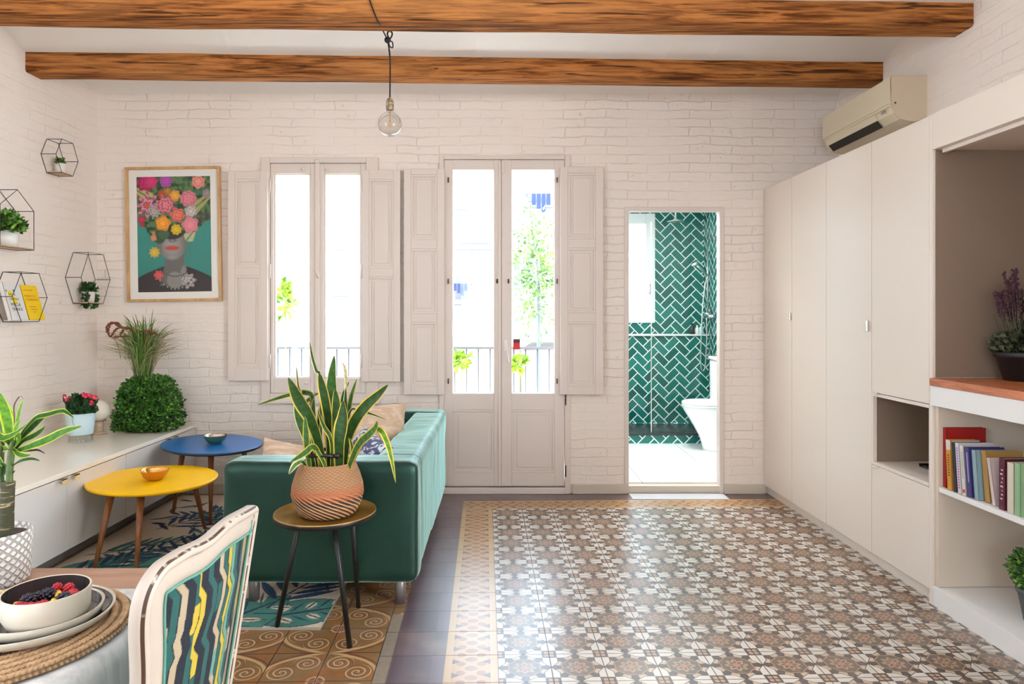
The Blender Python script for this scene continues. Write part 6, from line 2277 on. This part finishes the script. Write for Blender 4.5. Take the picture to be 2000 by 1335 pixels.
# upholstery
NU, NV = 150, 260
inner_top = {}
ys_in = [p.y + q.y * fw * .96 for p, q in cl]; zs_in = [p.z + q.z * fw * .96 for p, q in cl]
pairs = [(a, b) for a, b in zip(ys_in, zs_in) if b > .86]
pairs.sort()
def ztop(y):
    if y <= pairs[0][0]: return pairs[0][1]
    for (a, b), (c_, d) in zip(pairs, pairs[1:]):
        if a <= y <= c_: return b + (d - b) * (y - a) / max(1e-6, c_ - a)
    return pairs[-1][1]
def yside(z, near):
    cand = [(abs(b - z), a) for a, b in zip(ys_in, zs_in) if (a < 1.13) == near]
    return min(cand)[1]
V = []; C = []
cols = {'n': (.006, .010, .018), 't': (.012, .075, .068), 'y': (.40, .30, .028), 'c': (.33, .26, .17), 'l': (.10, .23, .18)}
seq = 'nyntcntyntnctyltntynctnyntctnyt'
for j in range(NV + 1):
    z = .57 + (.925 - .57) * j / NV
    ya, yb2 = yside(min(z, .86), True), yside(min(z, .86), False)
    for i in range(NU + 1):
        y = ya + (yb2 - ya) * i / NU
        zt = min(z, ztop(y) + .002)
        u = (y - .95) / .38; v = (zt - .55) / .40
        bulge = .012 * math.sin(math.pi * i / NU) ** .6 * math.sin(math.pi * min(1, max(0, (zt - .56) / .38))) ** .5
        V.append(Vector((cx_of(y, zt) + .002 + bulge, y, zt)))
        # stepped diagonal bands
        def stepf(q): 
            f = q - math.floor(q)
            return math.floor(q) + min(1, max(0, (f - .45) / .25))
        d = u * 19.0 + 1.15 * stepf(v * 4.2 + .9 * math.floor(u * 3.3) * .37) - 1.3 * stepf(v * 2.1 + .3)
        ci = int(math.floor(d)) % len(seq)
        ch = seq[ci]
        # blocks where bands swap
        bv = int(math.floor(v * 9 + math.floor(d) * .73))
        if (bv * 7 + ci * 3) % 11 == 0: ch = 'yclt'[(bv + ci) % 4]
        fd = d - math.floor(d)
        if fd < .16: ch = 'n'
        C.append(cols[ch])
Fc = [(j * (NU + 1) + i, j * (NU + 1) + i + 1, (j + 1) * (NU + 1) + i + 1, (j + 1) * (NU + 1) + i) for j in range(NV) for i in range(NU)]
m_fabric = mat('zigzag_upholstery', rough=.9, build=lambda: dict(color=vcol(), normal=bump(noise(poscoord(), 500, 1), .4, .002)))
mb = MB(); mb.add(V, Fc, 0, C, True); mb.build('upholstered_back', m_fabric, t, fixn=False)
mb = MB(); V2 = [Vector((p.x - .022 - 0, p.y, p.z)) for p in V]; mb.add(V2, Fc, 0, [cols['t']] * len(V2), True); mb.build('front_padding', m_fabric, t, fixn=False)
# piping along the inner edge
pp = [Vector((cx_of(a, b) + .010, a, b)) for a, b in zip(ys_in, zs_in) if b > .58]
MB().tube(pp[::2], .0024, 8, col=(.09, .24, .19)).build('piping', m_fabric, t, fixn=False)
# seat and legs
puffbox('seat', -1.00, -.575, .935, 1.345, .43, .500, .025, m_fabric, t, n=8, crown=.01)
MB().box(-.995, -.575, .945, 1.335, .375, .43).build('seat_rail', m_distress, t, bevel=.006)
for (lx, ly, bx_, by_) in ((-.975, .965, -.98, .955), (-.975, 1.315, -.98, 1.325)):
    MB().tube([(bx_, by_, 0), (lx, ly, .375)], [.013, .022], 14).build('leg', m_distress, t)
for (ly, s_) in ((.962, -1), (1.312, 1)):
    MB().tube(catmull([(-.50, ly, 0), (-.545, ly, .20), (-.575, ly, .40), (cx_of(ly, .52), ly, .52)], 4), .019, 14).build('leg', m_distress, t)

# ================================================================== PENDANT BULB
bY = 3.62
bc = at(761.5, 243, bY)
t = thing('pendant_bulb', 'large clear globe bulb hanging on a black cord from the timber beam', 'pendant lamp', bc)
r_ = .0635
prof = [(.001, -r_)] + [(r_ * math.sin(a), -r_ * math.cos(a)) for a in np.linspace(.15, 2.62, 26)] + [(.019, .066), (.0175, .078)]
m_bulb = bpy.data.materials.new('bulb_glass'); m_bulb.use_nodes = True; NT[0] = m_bulb.node_tree
nt = m_bulb.node_tree; nt.nodes.remove(nt.nodes['Principled BSDF'])
out = [n_ for n_ in nt.nodes if n_.type == 'OUTPUT_MATERIAL'][0]
tr = nt.nodes.new('ShaderNodeBsdfTransparent'); tr.inputs[0].default_value = (.93, .92, .90, 1)
gl = nt.nodes.new('ShaderNodeBsdfGlossy'); gl.inputs['Roughness'].default_value = .04
lw = nt.nodes.new('ShaderNodeLayerWeight'); lw.inputs[0].default_value = .28
mxs = nt.nodes.new('ShaderNodeMixShader')
nt.links.new(lw.outputs[1], mxs.inputs[0]); nt.links.new(tr.outputs[0], mxs.inputs[1]); nt.links.new(gl.outputs[0], mxs.inputs[2]); nt.links.new(mxs.outputs[0], out.inputs[0])
MB().lathe(prof, bc, 48, cap=False).build('glass_globe', m_bulb, t)
m_fil = mat('filament', (.65, .36, .16), .5)
mb = MB()
for k in range(4):
    a = k * 1.57
    mb.tube([bc + Vector((math.cos(a) * .004, math.sin(a) * .004, .020)), bc + Vector((math.cos(a) * .010, math.sin(a) * .010, -.018))], .0012, 6)
mb.tube([bc + Vector((0, 0, .075)), bc + Vector((0, 0, .018))], .003, 8)
mb.build('filament', m_fil, t)
m_socket = mat('marbled_socket', rough=.35, build=lambda: dict(color=mixc(sstep(.45, .6, noise(objcoord(), 90, 3)), (.16, .10, .05), (.42, .32, .2))))
sz = bc.z + .076
MB().lathe([(.0195, 0), (.0205, .004), (.0205, .045), (.016, .058), (.006, .066), (.001, .066)], (bc.x, bc.y, sz), 28).build('socket', m_socket, t)
# cord, knot and swag to the beam hook
ktop = at(757, 78, bY)
m_cord = m_black
cord = [Vector((bc.x, bc.y, sz + .064)), Vector((bc.x + .001, bc.y, sz + .25)), ktop + Vector((.008, 0, -.05)), ktop]
MB().tube(catmull(cord, 6), .0042, 10).build('cord', m_cord, t)
mb = MB().ball(ktop, .016, 14, 10, sq_=(1.1, .8, 1.1))
loop = [ktop + Vector((.008, -.004, .008)), at(756.5, 66, bY), at(761, 59.5, bY), at(766, 65, bY), at(764, 73, bY), ktop + Vector((.006, .004, .004))]
mb.tube(catmull(loop, 6), .0042, 8)
loop = [ktop + Vector((.004, 0, -.006)), at(766, 82, bY), at(767, 93, bY), at(761, 90, bY), ktop + Vector((.004, .003, -.004))]
mb.tube(catmull(loop, 6), .0036, 8)
mb.build('knot', m_cord, t)
swag = [ktop, at(748, 60, bY - .05), at(744.5, 52, bY - .10), at(739, 44, 3.44), at(733, 30, 3.415), at(726, 12, 3.41), at(719, -10, 3.40), at(716, -30, 3.38)]
MB().tube(catmull(swag, 6), .0036, 8).build('swag_cord', m_cord, t)
MB().tube([at(762, 62, bY), Vector((at(762, 62, bY).x, bY - .06, 2.772)), Vector((at(762, 62, bY).x, bY - .06, 2.80))], .003, 8).build('ceiling_hook', m_dkmetal, t)

# ================================================================== ADDED WINDOWS (unseen, beside and behind the camera, for fill light)
for k, (xw, y0, y1) in enumerate(((XL - .06, -1.0, .4), (XR + .06, -.05, 1.35))):
    w = struct('window_%d' % (3 + k), (xw, (y0 + y1) / 2, .55))
    mb = MB(); zc0, zc1 = .55, 2.55; ym = (y0 + y1) / 2
    for (a, b, c_, d) in ((y0, y0 + .06, zc0, zc1), (y1 - .06, y1, zc0, zc1), (y0 + .06, y1 - .06, zc0, zc0 + .06), (y0 + .06, y1 - .06, zc1 - .06, zc1), (ym - .03, ym + .03, zc0 + .06, zc1 - .06)):
        mb.box(xw - .03, xw + .03, a, b, c_, d)
    mb.build('window_frame', m_trimwhite, w, bevel=.003)
    MB().box(xw - .002, xw + .002, y0 + .06, y1 - .06, zc0 + .06, zc1 - .06).build('pane', m_glass, w)
w = struct('window_5', (-.2, -2.72, 1.0))  # unseen rear window, added to go with the rear fill lamp
mb = MB()
for (a, b, c_, d) in ((-.8, -.75, 1.0, 2.2), (.35, .4, 1.0, 2.2), (-.75, .35, 1.0, 1.05), (-.75, .35, 2.15, 2.2)):
    mb.box(a, b, -2.76, -2.70, c_, d)
mb.build('window_frame', m_trimwhite, w, bevel=.003)
MB().box(-.75, .35, -2.732, -2.728, 1.05, 2.15).build('pane', m_glass, w)
